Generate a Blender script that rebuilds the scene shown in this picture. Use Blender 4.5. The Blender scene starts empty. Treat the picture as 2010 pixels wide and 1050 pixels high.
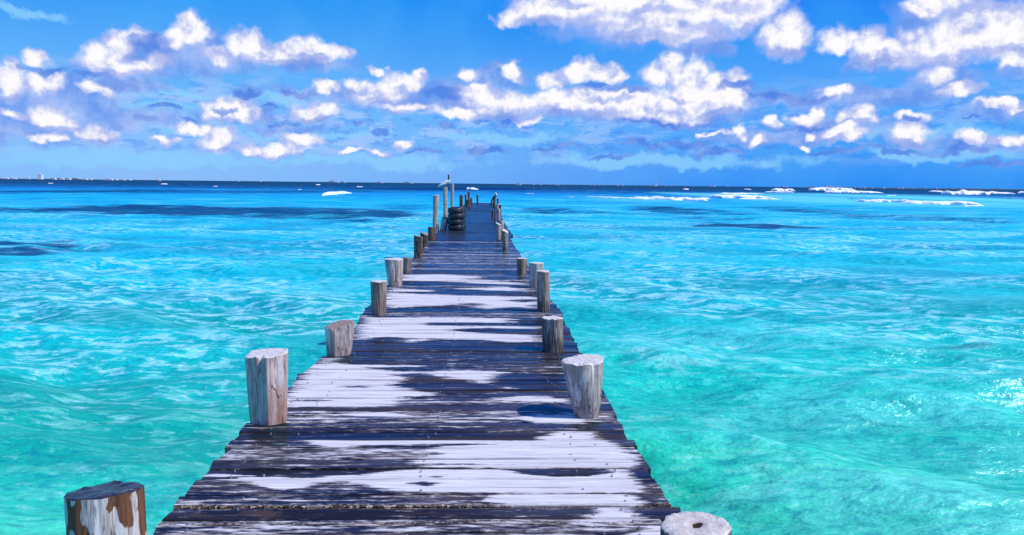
import bpy, math, random
import numpy as np
from mathutils import Matrix, Vector

SC = bpy.context.scene
C = SC.collection
R = math.radians

# ------------------------------------------------------------------ camera
CAM_H = 1.65            # above the deck (z = 0)
WATER = -1.10           # sea level
F = 1500.0              # focal length in photo pixels (2010 wide)
YAW = math.atan2(55.0, F)
PITCH = math.atan2(164.0, F)
ROLL = math.atan2(22.0, 2010.0)
cam_data = bpy.data.cameras.new('camera')
cam = bpy.data.objects.new('camera', cam_data)
C.objects.link(cam)
CM = (Matrix.Rotation(-YAW, 4, 'Z') @ Matrix.Rotation(R(90) - PITCH, 4, 'X') @ Matrix.Rotation(ROLL, 4, 'Z'))
CM.translation = Vector((0, 0, CAM_H))
cam.matrix_world = CM
cam_data.sensor_width = 36.0
cam_data.lens = F / 2010.0 * 36.0
cam_data.clip_start = 0.05
cam_data.clip_end = 60000.0
SC.camera = cam
ROT = CM.to_3x3()


def ray(px, py):
    return (ROT @ Vector(((px - 1005.0) / F, -(py - 525.0) / F, -1.0))).normalized()


def at_z(px, py, z=0.0):
    """point where the sight line of a photo pixel meets the level z"""
    d = ray(px, py)
    t = (z - CAM_H) / d.z
    return Vector((d.x * t, d.y * t, z))


def at_y(px, py, Y):
    d = ray(px, py)
    t = Y / d.y
    return Vector((d.x * t, Y, CAM_H + d.z * t))


def sky_uv(px, py):
    d = ray(px, py)
    return math.atan2(d.x, d.y) * 10.0, math.asin(d.z) * 10.0


# ------------------------------------------------------------------ view
SC.view_settings.view_transform = 'Standard'
SC.view_settings.look = 'None'
SC.view_settings.gamma = 1.0
SC.view_settings.use_curve_mapping = False
SC.view_settings.exposure = 0.0
SC.cycles.max_bounces = 5
SC.cycles.diffuse_bounces = 2
SC.cycles.glossy_bounces = 3

# ------------------------------------------------------------------ sun
SUN_EL, SUN_AZ = R(50), R(108)      # azimuth clockwise from +Y (right and a little behind)
sd = bpy.data.lights.new('sun', 'SUN')
sd.energy = 4.2
sd.angle = R(0.5)
sd.color = (1.0, 0.955, 0.89)
sun = bpy.data.objects.new('sun', sd)
C.objects.link(sun)
sdir = Vector((math.sin(SUN_AZ) * math.cos(SUN_EL), math.cos(SUN_AZ) * math.cos(SUN_EL), math.sin(SUN_EL)))
sun.rotation_euler = sdir.to_track_quat('Z', 'Y').to_euler()


# ------------------------------------------------------------------ node helper
def lin(r, g, b):
    def f(c):
        c /= 255.0
        return c / 12.92 if c <= 0.04045 else ((c + 0.055) / 1.055) ** 2.4
    return (f(r), f(g), f(b), 1.0)


class NT:
    def __init__(self, tree):
        self.t = tree
        tree.nodes.clear()

    def n(self, typ, **kw):
        nd = self.t.nodes.new(typ)
        for k, v in kw.items():
            setattr(nd, k, v)
        return nd

    def put(self, sock, v):
        if isinstance(v, bpy.types.NodeSocket):
            self.t.links.new(v, sock)
        else:
            sock.default_value = v

    def m(self, op, a, b=None, c=None, clamp=False):
        nd = self.n('ShaderNodeMath', operation=op, use_clamp=clamp)
        for i, v in enumerate((a, b, c)):
            if v is not None:
                self.put(nd.inputs[i], v)
        return nd.outputs[0]

    def v(self, op, a, b=None, c=None, s=None):
        nd = self.n('ShaderNodeVectorMath', operation=op)
        for i, x in enumerate((a, b, c)):
            if x is not None:
                self.put(nd.inputs[i], x)
        if s is not None:
            self.put(nd.inputs['Scale'], s)
        return nd.outputs['Value'] if op in ('LENGTH', 'DOT_PRODUCT', 'DISTANCE') else nd.outputs[0]

    def xyz(self, x=0.0, y=0.0, z=0.0):
        nd = self.n('ShaderNodeCombineXYZ')
        self.put(nd.inputs[0], x); self.put(nd.inputs[1], y); self.put(nd.inputs[2], z)
        return nd.outputs[0]

    def sep(self, v):
        nd = self.n('ShaderNodeSeparateXYZ')
        self.put(nd.inputs[0], v)
        return nd.outputs

    def noise(self, vec, scale=1.0, detail=3.0, rough=0.5, dim='3D', dist=0.0, lac=2.0, out='Fac'):
        nd = self.n('ShaderNodeTexNoise', noise_dimensions=dim)
        self.put(nd.inputs['Vector'], vec)
        nd.inputs['Scale'].default_value = scale
        nd.inputs['Detail'].default_value = detail
        nd.inputs['Roughness'].default_value = rough
        nd.inputs['Lacunarity'].default_value = lac
        nd.inputs['Distortion'].default_value = dist
        return nd.outputs['Fac' if out == 'Fac' else 'Color']

    def rng(self, v, a, b, c=0.0, d=1.0, smooth=True):
        nd = self.n('ShaderNodeMapRange', interpolation_type='SMOOTHSTEP' if smooth else 'LINEAR')
        self.put(nd.inputs[0], v)
        for i, x in enumerate((a, b, c, d)):
            self.put(nd.inputs[i + 1], x)
        return nd.outputs[0]

    def mix(self, f, a, b, mode='MIX'):
        nd = self.n('ShaderNodeMix', data_type='RGBA', blend_type=mode)
        self.put(nd.inputs[0], f); self.put(nd.inputs[6], a); self.put(nd.inputs[7], b)
        return nd.outputs[2]

    def ramp(self, f, stops, interp='LINEAR'):
        nd = self.n('ShaderNodeValToRGB')
        cr = nd.color_ramp
        cr.interpolation = interp
        while len(cr.elements) > 1:
            cr.elements.remove(cr.elements[-1])
        cr.elements[0].position = stops[0][0]; cr.elements[0].color = stops[0][1]
        for p, c in stops[1:]:
            e = cr.elements.new(p); e.color = c
        self.put(nd.inputs[0], f)
        return nd.outputs[0]

    def attr(self, name):
        return self.n('ShaderNodeAttribute', attribute_name=name).outputs['Fac']


# ------------------------------------------------------------------ world: sky with clouds, laid out by compass direction
world = bpy.data.worlds.new("World")
SC.world = world
world.use_nodes = True
world.cycles.sampling_method = 'MANUAL'
world.cycles.sample_map_resolution = 512
N = NT(world.node_tree)
SKY_STRENGTH = 0.1
sky = N.n('ShaderNodeTexSky', sky_type='NISHITA')
sky.sun_disc = False
sky.sun_elevation = SUN_EL
sky.sun_rotation = SUN_AZ
sky.altitude = 0.0
sky.air_density = 1.0
sky.dust_density = 0.4
sky.ozone_density = 2.0
geo = N.n('ShaderNodeTexCoord').outputs['Generated']
D = N.v('NORMALIZE', geo)
dx, dy, dz = N.sep(D)
az = N.m('MULTIPLY', N.m('ARCTAN2', dx, dy), 10.0)
el = N.m('MULTIPLY', N.m('ARCSINE', dz), 10.0)
P = N.xyz(az, el, 0.0)


def L10(r, g, b):          # sRGB triple -> value that shows as such at the background strength
    c = lin(r, g, b)
    return (c[0] / SKY_STRENGTH, c[1] / SKY_STRENGTH, c[2] / SKY_STRENGTH, 1.0)


gl = N.ramp(N.m('DIVIDE', el, 15.7), [(0.0, L10(140, 190, 252)), (0.035, L10(134, 192, 254)), (0.07, L10(104, 182, 252)),
                                     (0.14, L10(35, 152, 248)), (0.22, L10(12, 132, 246)), (0.5, L10(10, 96, 215)), (1.0, L10(14, 70, 175))])
gr = N.ramp(N.m('DIVIDE', el, 15.7), [(0.0, L10(20, 138, 250)), (0.03, L10(60, 156, 250)), (0.07, L10(84, 168, 252)),
                                     (0.12, L10(10, 136, 248)), (0.2, L10(0, 108, 245)), (0.5, L10(8, 88, 212)), (1.0, L10(14, 70, 175))])
grad = N.mix(N.rng(az, -4.0, 4.5), gl, gr)
soft = N.noise(P, 0.9, 4, 0.6, '2D')
grad = N.mix(N.rng(soft, 0.3, 0.75, 0.0, 0.22), grad, L10(95, 190, 255))
base = N.mix(0.94, N.v('MULTIPLY', sky.outputs[0], (0.55, 0.85, 1.5)), grad)

# domain warps
w1 = N.v('SCALE', N.v('SUBTRACT', N.noise(P, 1.5, 3, 0.55, '2D', out='c'), (0.5, 0.5, 0.5)), s=0.34)
w2 = N.v('SCALE', N.v('SUBTRACT', N.noise(P, 6.0, 5, 0.62, '2D', out='c'), (0.5, 0.5, 0.5)), s=0.13)
Pw = N.v('ADD', P, N.v('ADD', w1, w2))
Pw = N.v('MULTIPLY', Pw, (1.0, 1.0, 0.0))


def cloud_field(blobs, k=0.22):
    acc = None
    for (cx, cy, rx, ry) in blobs:
        u, v = sky_uv(cx, cy)
        ru, rv = rx / 150.0, ry / 150.0
        q = N.v('MULTIPLY_ADD', Pw, (1 / ru, 1 / rv, 0.0), (-u / ru, -v / rv, 0.0))
        l = N.v('LENGTH', q)
        if acc is None:
            acc = l
        else:
            nd = N.n('ShaderNodeMath', operation='SMOOTH_MIN')
            N.put(nd.inputs[0], acc); N.put(nd.inputs[1], l); nd.inputs[2].default_value = k
            acc = nd.outputs[0]
    return acc


WHITE = [
    (198, 112, 34, 30), (240, 127, 66, 17), (228, 76, 30, 20), (268, 68, 26, 17), (372, 56, 26, 26), (350, 74, 30, 20), (398, 72, 24, 22), (310, 118, 20, 18),
    (492, 90, 38, 33), (432, 112, 24, 16), (545, 104, 34, 24), (578, 98, 26, 24), (626, 100, 34, 22), (668, 104, 28, 12),
    (73, 112, 25, 16), (20, 155, 26, 30), (96, 165, 34, 18), (188, 178, 24, 12), (96, 226, 30, 22), (132, 244, 18, 11), (190, 263, 36, 15), (30, 220, 20, 9), (90, 272, 30, 8),
    (440, 206, 44, 17), (478, 222, 28, 16), (420, 224, 24, 14), (612, 218, 42, 19), (368, 252, 20, 13), (436, 273, 38, 25), (402, 256, 20, 13), (330, 276, 30, 7),
    (555, 290, 55, 13), (600, 274, 38, 13), (505, 292, 24, 11), (680, 296, 24, 7), (790, 286, 24, 8), (735, 298, 30, 6),
    (700, 166, 30, 18), (742, 180, 62, 24), (790, 158, 48, 20), (745, 140, 14, 7), (825, 142, 16, 12), (640, 172, 22, 12), (800, 215, 60, 9),
    (922, 140, 26, 17), (996, 140, 21, 13), (940, 172, 26, 10),
    (1085, 155, 34, 17), (1130, 142, 34, 19), (1180, 136, 42, 20), (1208, 146, 28, 14), (1318, 118, 28, 26), (1290, 142, 34, 26), (1346, 145, 42, 34), (1400, 160, 34, 20),
    (1450, 150, 22, 20), (1380, 190, 75, 34), (1250, 202, 130, 30), (1120, 196, 110, 27), (1000, 200, 85, 24), (935, 188, 44, 24), (905, 222, 70, 13), (1430, 205, 38, 24), (1300, 228, 110, 14), (1035, 237, 26, 8),
    (1000, 28, 30, 20), (1055, 8, 60, 30), (1140, 14, 95, 34), (1240, 20, 110, 46), (1340, 24, 110, 44), (1440, 8, 100, 42), (1330, 66, 110, 18),
    (1540, 68, 44, 38),
    (1838, 6, 56, 17), (1700, 96, 36, 32), (1755, 102, 42, 22), (1808, 82, 44, 30), (1870, 72, 54, 36), (1940, 58, 70, 42), (2010, 62, 70, 45),
    (1640, 80, 36, 22), (1850, 135, 34, 20), (1896, 171, 34, 17), (1962, 206, 36, 9), (1640, 182, 26, 14),
    (1580, 232, 38, 15), (1608, 218, 16, 13), (1690, 226, 26, 20), (1668, 236, 24, 14), (1700, 238, 30, 10), (1785, 232, 30, 9), (1790, 262, 32, 22),
    (1450, 260, 15, 13), (1490, 273, 17, 12), (1656, 267, 40, 12), (1656, 256, 14, 8), (1908, 273, 26, 11), (1976, 273, 24, 11), (1590, 262, 14, 7), (1510, 240, 16, 10), (1380, 258, 16, 7), (1575, 287, 14, 7), (1410, 262, 26, 4),
    (2000, 118, 22, 12),
]
SHADE = [
    (290, 96, 75, 30), (370, 100, 80, 38), (250, 140, 90, 18), (450, 125, 80, 20), (600, 124, 100, 18),
    (100, 180, 120, 30), (60, 245, 130, 36), (240, 232, 120, 22), (170, 205, 60, 30), (460, 226, 80, 16), (270, 165, 60, 14),
    (690, 190, 100, 24), (870, 185, 90, 34), (800, 205, 110, 22), (480, 183, 36, 9), (590, 182, 60, 12), (1100, 215, 260, 26), (1300, 236, 170, 14), (960, 148, 80, 22),
    (1240, 60, 180, 30), (1390, 92, 70, 16), (1900, 28, 130, 44), (1780, 118, 120, 14), (1860, 150, 70, 26), (1700, 190, 170, 20), (1530, 190, 90, 16), (1960, 215, 60, 14),
    (1640, 252, 120, 22), (1790, 275, 60, 12), (1940, 285, 90, 12), (1500, 270, 120, 16), (2000, 130, 30, 24), (560, 252, 70, 10),
]
DARK = [
    (290, 78, 40, 16), (1230, 176, 46, 9), (1165, 163, 26, 6), (1440, 174, 36, 10), (1310, 243, 120, 6), (478, 184, 32, 8), (590, 184, 46, 7), (230, 165, 34, 12), (190, 152, 34, 8), (90, 140, 40, 7),
    (870, 182, 40, 14), (1530, 186, 70, 8), (1600, 192, 60, 7), (320, 213, 30, 5), (440, 215, 22, 7), (530, 212, 22, 6), (745, 264, 26, 8), (870, 250, 22, 8), (940, 241, 14, 6), (985, 240, 14, 6), (700, 240, 18, 4),
    (290, 234, 22, 7), (360, 232, 14, 5), (1785, 238, 16, 5), (1900, 292, 50, 6), (1760, 296, 60, 6), (1640, 300, 70, 6), (1200, 306, 50, 4), (1100, 290, 60, 6), (960, 296, 60, 7), (840, 300, 40, 4), (1400, 296, 60, 6), (1950, 318, 70, 6), (1560, 250, 60, 5), (560, 240, 40, 5), (1910, 235, 12, 4), (1340, 280, 60, 8), (1260, 286, 50, 6),
]
STREAK = [(62, 26, 46, 7), (350, 184, 90, 6), (280, 208, 90, 6), (340, 222, 60, 4), (560, 198, 60, 6), (680, 264, 90, 5), (420, 262, 120, 6), (1000, 270, 160, 8), (1300, 315, 260, 12), (1850, 300, 180, 10), (200, 312, 240, 16), (700, 318, 240, 12), (1700, 265, 200, 14)]

OVER = [(1080, 40, 60, 10), (1190, 48, 70, 12), (1300, 70, 110, 12), (1270, 26, 90, 9), (1400, 60, 80, 14), (1395, 96, 50, 12), (1440, 18, 50, 10), (1120, 8, 50, 6),
        (1900, 22, 120, 10), (1730, 118, 70, 7), (1830, 106, 70, 8), (1960, 96, 80, 8), (1900, 60, 30, 8), (1540, 100, 36, 8),
        (1120, 226, 120, 9), (1290, 238, 150, 8), (1400, 226, 60, 8), (1000, 232, 80, 7), (1210, 196, 50, 6), (1340, 192, 26, 6), (1170, 170, 60, 6),
        (560, 122, 100, 7), (620, 112, 40, 7), (520, 108, 16, 8), (290, 96, 50, 17), (330, 118, 40, 18), (400, 106, 50, 14), (250, 142, 60, 6), (330, 76, 20, 8),
        (700, 196, 90, 8), (770, 206, 60, 7), (690, 180, 40, 6), (860, 196, 60, 14), (900, 178, 40, 10), (440, 236, 46, 6), (612, 234, 40, 5), (436, 294, 36, 5), (560, 303, 60, 4), (20, 184, 30, 6), (96, 250, 50, 6), (190, 275, 40, 4),
        (1585, 246, 38, 4), (1685, 246, 34, 4), (1788, 282, 30, 5), (1656, 277, 38, 4)]
nf = N.noise(P, 4.2, 8, 0.60, '2D')          # billowing edge noise
Poff = N.v('ADD', P, (0.06, 0.13, 0.0))
nf2 = N.noise(Poff, 4.2, 8, 0.60, '2D')
bil = N.m('SUBTRACT', nf, nf2)
nfc = N.m('SUBTRACT', nf, 0.5)
nsoft = N.m('SUBTRACT', N.noise(P, 2.3, 6, 0.62, '2D'), 0.5)

nhi = N.m('SUBTRACT', N.noise(P, 13.0, 4, 0.6, '2D'), 0.5)
fw = N.m('ADD', cloud_field(WHITE), N.m('ADD', N.m('MULTIPLY', nfc, 0.72), N.m('MULTIPLY', nhi, 0.16)))
fo = N.m('ADD', cloud_field(OVER, 0.25), N.m('MULTIPLY', nsoft, 1.5))
fs = N.m('ADD', cloud_field(SHADE, 0.3), N.m('MULTIPLY', nsoft, 1.5))
fd = N.m('ADD', cloud_field(DARK, 0.2), N.m('MULTIPLY', nfc, 1.2))
ft = N.m('ADD', cloud_field(STREAK, 0.2), N.m('MULTIPLY', nsoft, 1.6))

# loose cloud cover for the rest of the sky (above and behind the view)
rest = N.noise(N.v('MULTIPLY', D, (1.0, 1.0, 2.4)), 2.6, 9, 0.58, '3D')
front = N.m('MULTIPLY', N.rng(N.m('ABSOLUTE', N.m('SUBTRACT', az, 0.4)), 6.3, 8.0, 1.0, 0.0), N.rng(el, 2.75, 3.6, 1.0, 0.0))
restm = N.m('MULTIPLY', N.rng(rest, 0.55, 0.66), N.m('SUBTRACT', 1.0, front))
restm = N.m('MULTIPLY', restm, 0.75)

# low haze-like bank of thin cloud near the horizon with fragments
low = N.noise(N.v('MULTIPLY', P, (1.0, 3.2, 0.0)), 1.7, 8, 0.66, '2D')
lowm = N.m('MULTIPLY', N.rng(low, 0.46, 0.60), N.m('MULTIPLY', N.rng(el, 0.15, 0.5), N.rng(el, 0.9, 1.5, 1.0, 0.0)))
lowm = N.m('MULTIPLY', lowm, N.rng(az, -1.0, 3.0, 0.8, 0.4))
c0 = N.mix(lowm, base, L10(164, 200, 255))
low2 = N.noise(N.v('MULTIPLY', N.v('ADD', P, (7.0, 3.0, 0.0)), (1.0, 2.4, 0.0)), 3.4, 8, 0.66, '2D')
low2m = N.m('MULTIPLY', N.rng(low2, 0.52, 0.62), N.m('MULTIPLY', N.rng(el, 0.2, 0.5), N.rng(el, 0.8, 1.5, 1.0, 0.0)))
c0 = N.mix(N.m('MULTIPLY', low2m, 0.4), c0, L10(58, 128, 240))
c1 = N.mix(N.rng(ft, 1.3, 0.5, 0.0, 0.75), c0, L10(140, 208, 255))
shcol = N.mix(N.rng(nsoft, -0.18, 0.2), L10(106, 152, 238), L10(170, 192, 248))
c2 = N.mix(N.rng(fs, 1.25, 0.45, 0.0, 0.85), c1, shcol)
lit = N.rng(N.m('ADD', N.m('MULTIPLY', bil, 2.6), N.m('MULTIPLY', N.m('SUBTRACT', 0.75, fw), 0.8)), -0.55, 0.50)
wcol = N.mix(lit, L10(176, 190, 244), L10(254, 252, 255))
c3 = N.mix(N.rng(fw, 1.24, 0.62), c2, wcol)
c3 = N.mix(N.m('MULTIPLY', N.rng(fo, 1.3, 0.35, 0.0, 0.72), N.rng(fw, 1.5, 1.0)), c3, N.mix(N.rng(nsoft, -0.15, 0.2), L10(132, 158, 232), L10(186, 198, 248)))
c4 = N.mix(N.rng(fd, 1.15, 0.55, 0.0, 0.82), c3, N.mix(N.rng(nsoft, -0.1, 0.15), L10(80, 132, 230), L10(122, 156, 234)))
c5 = N.mix(restm, c4, N.mix(N.rng(rest, 0.58, 0.75), L10(190, 205, 245), L10(235, 238, 250)))
bg = N.n('ShaderNodeBackground')
N.put(bg.inputs[0], c5)
bg.inputs[1].default_value = SKY_STRENGTH
N.put(N.n('ShaderNodeOutputWorld').inputs[0], bg.outputs[0])


# ------------------------------------------------------------------ mesh helpers
def mesh_np(name, verts, quads, mats, parent=None, smooth=True, mat_idx=None, loc=None, attrs=None):
    verts = np.asarray(verts, dtype=np.float32)
    me = bpy.data.meshes.new(name)
    if isinstance(quads, np.ndarray):
        nq = len(quads)
        me.vertices.add(len(verts)); me.vertices.foreach_set('co', verts.ravel())
        me.loops.add(nq * 4); me.loops.foreach_set('vertex_index', quads.astype(np.int32).ravel())
        me.polygons.add(nq)
        me.polygons.foreach_set('loop_start', np.arange(0, nq * 4, 4, dtype=np.int32))
        me.update(calc_edges=True)
    else:
        me.from_pydata(verts.tolist(), [], quads)
    me.polygons.foreach_set('use_smooth', np.full(len(me.polygons), smooth, dtype=bool))
    for m in (mats if isinstance(mats, (list, tuple)) else [mats]):
        me.materials.append(m)
    if mat_idx is not None:
        me.polygons.foreach_set('material_index', np.asarray(mat_idx, dtype=np.int32))
    if attrs:
        for k, v in attrs.items():
            a = me.attributes.new(k, 'FLOAT', 'POINT')
            a.data.foreach_set('value', np.asarray(v, dtype=np.float32).ravel())
    me.validate()
    o = bpy.data.objects.new(name, me)
    C.objects.link(o)
    if parent is not None:
        o.parent = parent
    if loc is not None:
        o.location = loc
    return o


def tag(o, label=None, cat=None, group=None, kind=None):
    if label: o['label'] = label
    if cat: o['category'] = cat
    if group: o['group'] = group
    if kind: o['kind'] = kind
    return o


def empty(name, loc, label, cat, group=None):
    o = bpy.data.objects.new(name, None)
    C.objects.link(o)
    o.location = loc
    o.empty_display_size = 0.1
    return tag(o, label, cat, group)


def vnoise(shape_x, seed):
    """1-D smooth value noise, several octaves, sampled at array shape_x (units of cells)"""
    rs = np.random.RandomState(seed)
    out = np.zeros_like(shape_x, dtype=float)
    a = 1.0
    x = np.asarray(shape_x, dtype=float)
    for k in range(4):
        tab = rs.rand(4096) * 2 - 1
        xi = np.floor(x).astype(int)
        f = x - xi
        f = f * f * (3 - 2 * f)
        out += a * (tab[xi % 4096] * (1 - f) + tab[(xi + 1) % 4096] * f)
        x = x * 2.03 + 11.7
        a *= 0.5
    return out


def noise2(x, y, seed, octaves=4):
    rs = np.random.RandomState(seed)
    out = np.zeros(np.broadcast(x, y).shape)
    a = 1.0
    x = np.asarray(x, dtype=float); y = np.asarray(y, dtype=float)
    for k in range(octaves):
        tab = rs.rand(256, 256) * 2 - 1
        xi = np.floor(x).astype(int); yi = np.floor(y).astype(int)
        fx = x - xi; fy = y - yi
        fx = fx * fx * (3 - 2 * fx); fy = fy * fy * (3 - 2 * fy)
        v = (tab[xi % 256, yi % 256] * (1 - fx) + tab[(xi + 1) % 256, yi % 256] * fx) * (1 - fy) + \
            (tab[xi % 256, (yi + 1) % 256] * (1 - fx) + tab[(xi + 1) % 256, (yi + 1) % 256] * fx) * fy
        out += a * v
        x = x * 2.03 + 5.1; y = y * 2.03 + 9.7
        a *= 0.5
    return out


def grid_quads(nr, nc, closed=False):
    i = np.arange(nr - 1)[:, None]
    j = np.arange(nc if closed else nc - 1)[None, :]
    a = i * nc + j
    b = i * nc + (j + 1) % nc
    return np.stack([a, b, b + nc, a + nc], -1).reshape(-1, 4)


def new_mat(name):
    m = bpy.data.materials.new(name)
    m.use_nodes = True
    return m, NT(m.node_tree)


def finish(M, color, rough, normal=None, spec=0.5, ior=1.45, metallic=0.0, coat=None):
    b = M.n('ShaderNodeBsdfPrincipled')
    M.put(b.inputs['Base Color'], color)
    M.put(b.inputs['Roughness'], rough)
    M.put(b.inputs['Specular IOR Level'], spec)
    b.inputs['IOR'].default_value = ior
    b.inputs['Metallic'].default_value = metallic
    if coat is not None:
        M.put(b.inputs['Coat Weight'], coat)
        b.inputs['Coat Roughness'].default_value = 0.12
    if normal is not None:
        M.put(b.inputs['Normal'], normal)
    M.put(M.n('ShaderNodeOutputMaterial').inputs[0], b.outputs[0])
    return b


def bump(M, h, strength=0.5, dist=0.01, normal=None):
    nd = M.n('ShaderNodeBump')
    M.put(nd.inputs['Strength'], strength)
    nd.inputs['Distance'].default_value = dist
    M.put(nd.inputs['Height'], h)
    if normal is not None:
        M.put(nd.inputs['Normal'], normal)
    return nd.outputs[0]


def pos(M):
    return M.n('ShaderNodeNewGeometry').outputs['Position']


def objco(M):
    return M.n('ShaderNodeTexCoord').outputs['Object']


# ------------------------------------------------------------------ water
mw, M = new_mat('sea_water')
p = pos(M)
x, y, z = M.sep(p)
pxy = M.xyz(x, y, 0.0)
warp = M.m('MULTIPLY', M.m('SUBTRACT', M.noise(M.v('MULTIPLY', pxy, (0.02, 0.06, 0)), 1.0, 4, 0.55, '2D'), 0.5), 0.9)
yy = M.m('MAXIMUM', y, 2.0)
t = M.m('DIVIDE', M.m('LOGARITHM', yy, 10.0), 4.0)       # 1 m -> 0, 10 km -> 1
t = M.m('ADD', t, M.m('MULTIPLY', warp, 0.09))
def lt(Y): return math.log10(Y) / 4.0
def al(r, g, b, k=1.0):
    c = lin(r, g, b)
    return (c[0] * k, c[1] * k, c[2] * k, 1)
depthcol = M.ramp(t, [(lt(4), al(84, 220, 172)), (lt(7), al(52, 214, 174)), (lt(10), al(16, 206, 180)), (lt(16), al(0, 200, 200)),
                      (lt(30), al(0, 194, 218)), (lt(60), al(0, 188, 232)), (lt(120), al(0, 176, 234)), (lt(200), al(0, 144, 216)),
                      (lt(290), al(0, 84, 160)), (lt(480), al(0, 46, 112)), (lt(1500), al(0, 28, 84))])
# broad light and dark bands of sand and depth, plus swell troughs painted darker
band = M.noise(M.v('MULTIPLY', pxy, (0.11, 0.36, 0)), 1.0, 4, 0.55, '2D')
depthcol = M.mix(M.rng(band, 0.50, 0.66, 0.0, 0.75), depthcol, M.mix(0.55, depthcol, al(0, 150, 150)))
depthcol = M.mix(M.rng(band, 0.46, 0.30, 0.0, 0.5), depthcol, M.mix(0.45, depthcol, al(140, 230, 240)))
band2 = M.noise(M.xyz(M.m('MULTIPLY', x, 0.05), M.m('MULTIPLY', M.m('ADD', y, M.m('MULTIPLY', x, 0.16)), 0.30), 0.0), 1.0, 3, 0.5, '2D')
depthcol = M.mix(M.m('MULTIPLY', M.rng(band2, 0.52, 0.64, 0.0, 0.62), M.rng(y, 60.0, 140.0, 1.0, 0.1)), depthcol, M.mix(M.rng(y, 8.0, 30.0), al(0, 168, 140), al(0, 146, 178)))
# seagrass and milky surf water
sg = M.attr('seagrass')
sgn = M.noise(M.v('MULTIPLY', pxy, (0.30, 1.5, 0)), 1.0, 8, 0.78, '2D')
sgm = M.rng(M.m('ADD', sg, M.m('MULTIPLY', M.m('SUBTRACT', sgn, 0.5), 3.0)), 0.10, 0.95)
sgm = M.m('MULTIPLY', sgm, M.rng(sg, 0.0, 0.25))
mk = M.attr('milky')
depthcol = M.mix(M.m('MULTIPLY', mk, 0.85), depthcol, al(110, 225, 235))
depth0 = depthcol
# chop: foam streaks along the crests, with sky reflection and dark ripples painted in
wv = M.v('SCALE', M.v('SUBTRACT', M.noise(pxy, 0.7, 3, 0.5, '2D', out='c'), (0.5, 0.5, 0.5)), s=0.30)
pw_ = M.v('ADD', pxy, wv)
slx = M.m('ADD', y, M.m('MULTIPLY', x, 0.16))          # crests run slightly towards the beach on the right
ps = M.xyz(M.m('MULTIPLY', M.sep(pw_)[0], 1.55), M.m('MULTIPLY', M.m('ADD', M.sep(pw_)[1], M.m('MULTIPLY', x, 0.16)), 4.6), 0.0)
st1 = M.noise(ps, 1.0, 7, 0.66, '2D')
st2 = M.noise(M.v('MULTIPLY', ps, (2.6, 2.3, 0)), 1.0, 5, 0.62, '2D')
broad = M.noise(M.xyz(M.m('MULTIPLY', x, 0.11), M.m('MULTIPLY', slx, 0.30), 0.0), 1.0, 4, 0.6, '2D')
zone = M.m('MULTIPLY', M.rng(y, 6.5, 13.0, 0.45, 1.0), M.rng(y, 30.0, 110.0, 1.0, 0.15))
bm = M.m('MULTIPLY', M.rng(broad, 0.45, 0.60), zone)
bm = M.m('MAXIMUM', bm, M.attr('sheen_patch'))
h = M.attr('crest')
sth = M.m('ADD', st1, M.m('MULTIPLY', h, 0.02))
film_sheen = M.m('MULTIPLY', M.rng(sth, 0.50, 0.585), bm)
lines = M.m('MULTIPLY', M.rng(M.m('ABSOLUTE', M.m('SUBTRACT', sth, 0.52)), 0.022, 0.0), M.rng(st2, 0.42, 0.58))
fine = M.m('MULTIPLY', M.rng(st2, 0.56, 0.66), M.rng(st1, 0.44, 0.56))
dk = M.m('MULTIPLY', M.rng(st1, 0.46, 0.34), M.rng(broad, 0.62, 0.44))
depthcol = M.mix(M.m('MULTIPLY', dk, 0.7), depthcol, M.mix(0.62, depthcol, al(0, 140, 140)))
rip = M.m('MULTIPLY', M.rng(st2, 0.46, 0.36), M.rng(y, 40.0, 140.0, 0.55, 0.2))
depthcol = M.mix(rip, depthcol, M.mix(0.7, depthcol, al(0, 120, 150)))
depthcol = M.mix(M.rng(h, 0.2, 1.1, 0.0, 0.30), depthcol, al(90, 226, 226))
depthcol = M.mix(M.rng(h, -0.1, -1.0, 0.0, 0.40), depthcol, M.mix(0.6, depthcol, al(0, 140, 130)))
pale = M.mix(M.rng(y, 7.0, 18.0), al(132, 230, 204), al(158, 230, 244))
depthcol = M.mix(M.m('MULTIPLY', film_sheen, M.rng(y, 6.0, 14.0, 0.42, 0.78)), depthcol, pale)
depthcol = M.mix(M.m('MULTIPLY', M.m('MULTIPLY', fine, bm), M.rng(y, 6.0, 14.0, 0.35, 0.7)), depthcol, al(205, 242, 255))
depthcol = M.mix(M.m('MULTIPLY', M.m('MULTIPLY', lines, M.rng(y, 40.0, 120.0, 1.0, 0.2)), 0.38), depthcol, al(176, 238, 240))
depthcol = M.mix(M.rng(y, 110.0, 420.0, 0.0, 0.92), depthcol, depth0)
depthcol = M.mix(M.m('MULTIPLY', sgm, 0.90), depthcol, M.mix(M.rng(y, 12.0, 30.0), al(0, 110, 118), al(0, 50, 104)))
r1 = M.noise(M.v('MULTIPLY', pxy, (1.6, 3.4, 0)), 1.0, 4, 0.55, '2D')
r2 = M.noise(M.v('MULTIPLY', pxy, (7.0, 13.0, 0)), 1.0, 3, 0.6, '2D')
r3 = M.noise(M.v('MULTIPLY', pxy, (0.25, 0.8, 0)), 1.0, 5, 0.65, '2D')
hh = M.m('ADD', M.m('MULTIPLY', r1, 0.15), M.m('MULTIPLY', r2, 0.022))
hh = M.m('ADD', hh, M.m('MULTIPLY', M.m('MULTIPLY', r3, 0.9), M.rng(y, 30.0, 150.0)))
nrm = bump(M, hh, 0.75, 1.0)
dif = M.n('ShaderNodeBsdfDiffuse'); M.put(dif.inputs[0], depthcol); M.put(dif.inputs['Normal'], nrm)
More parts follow.
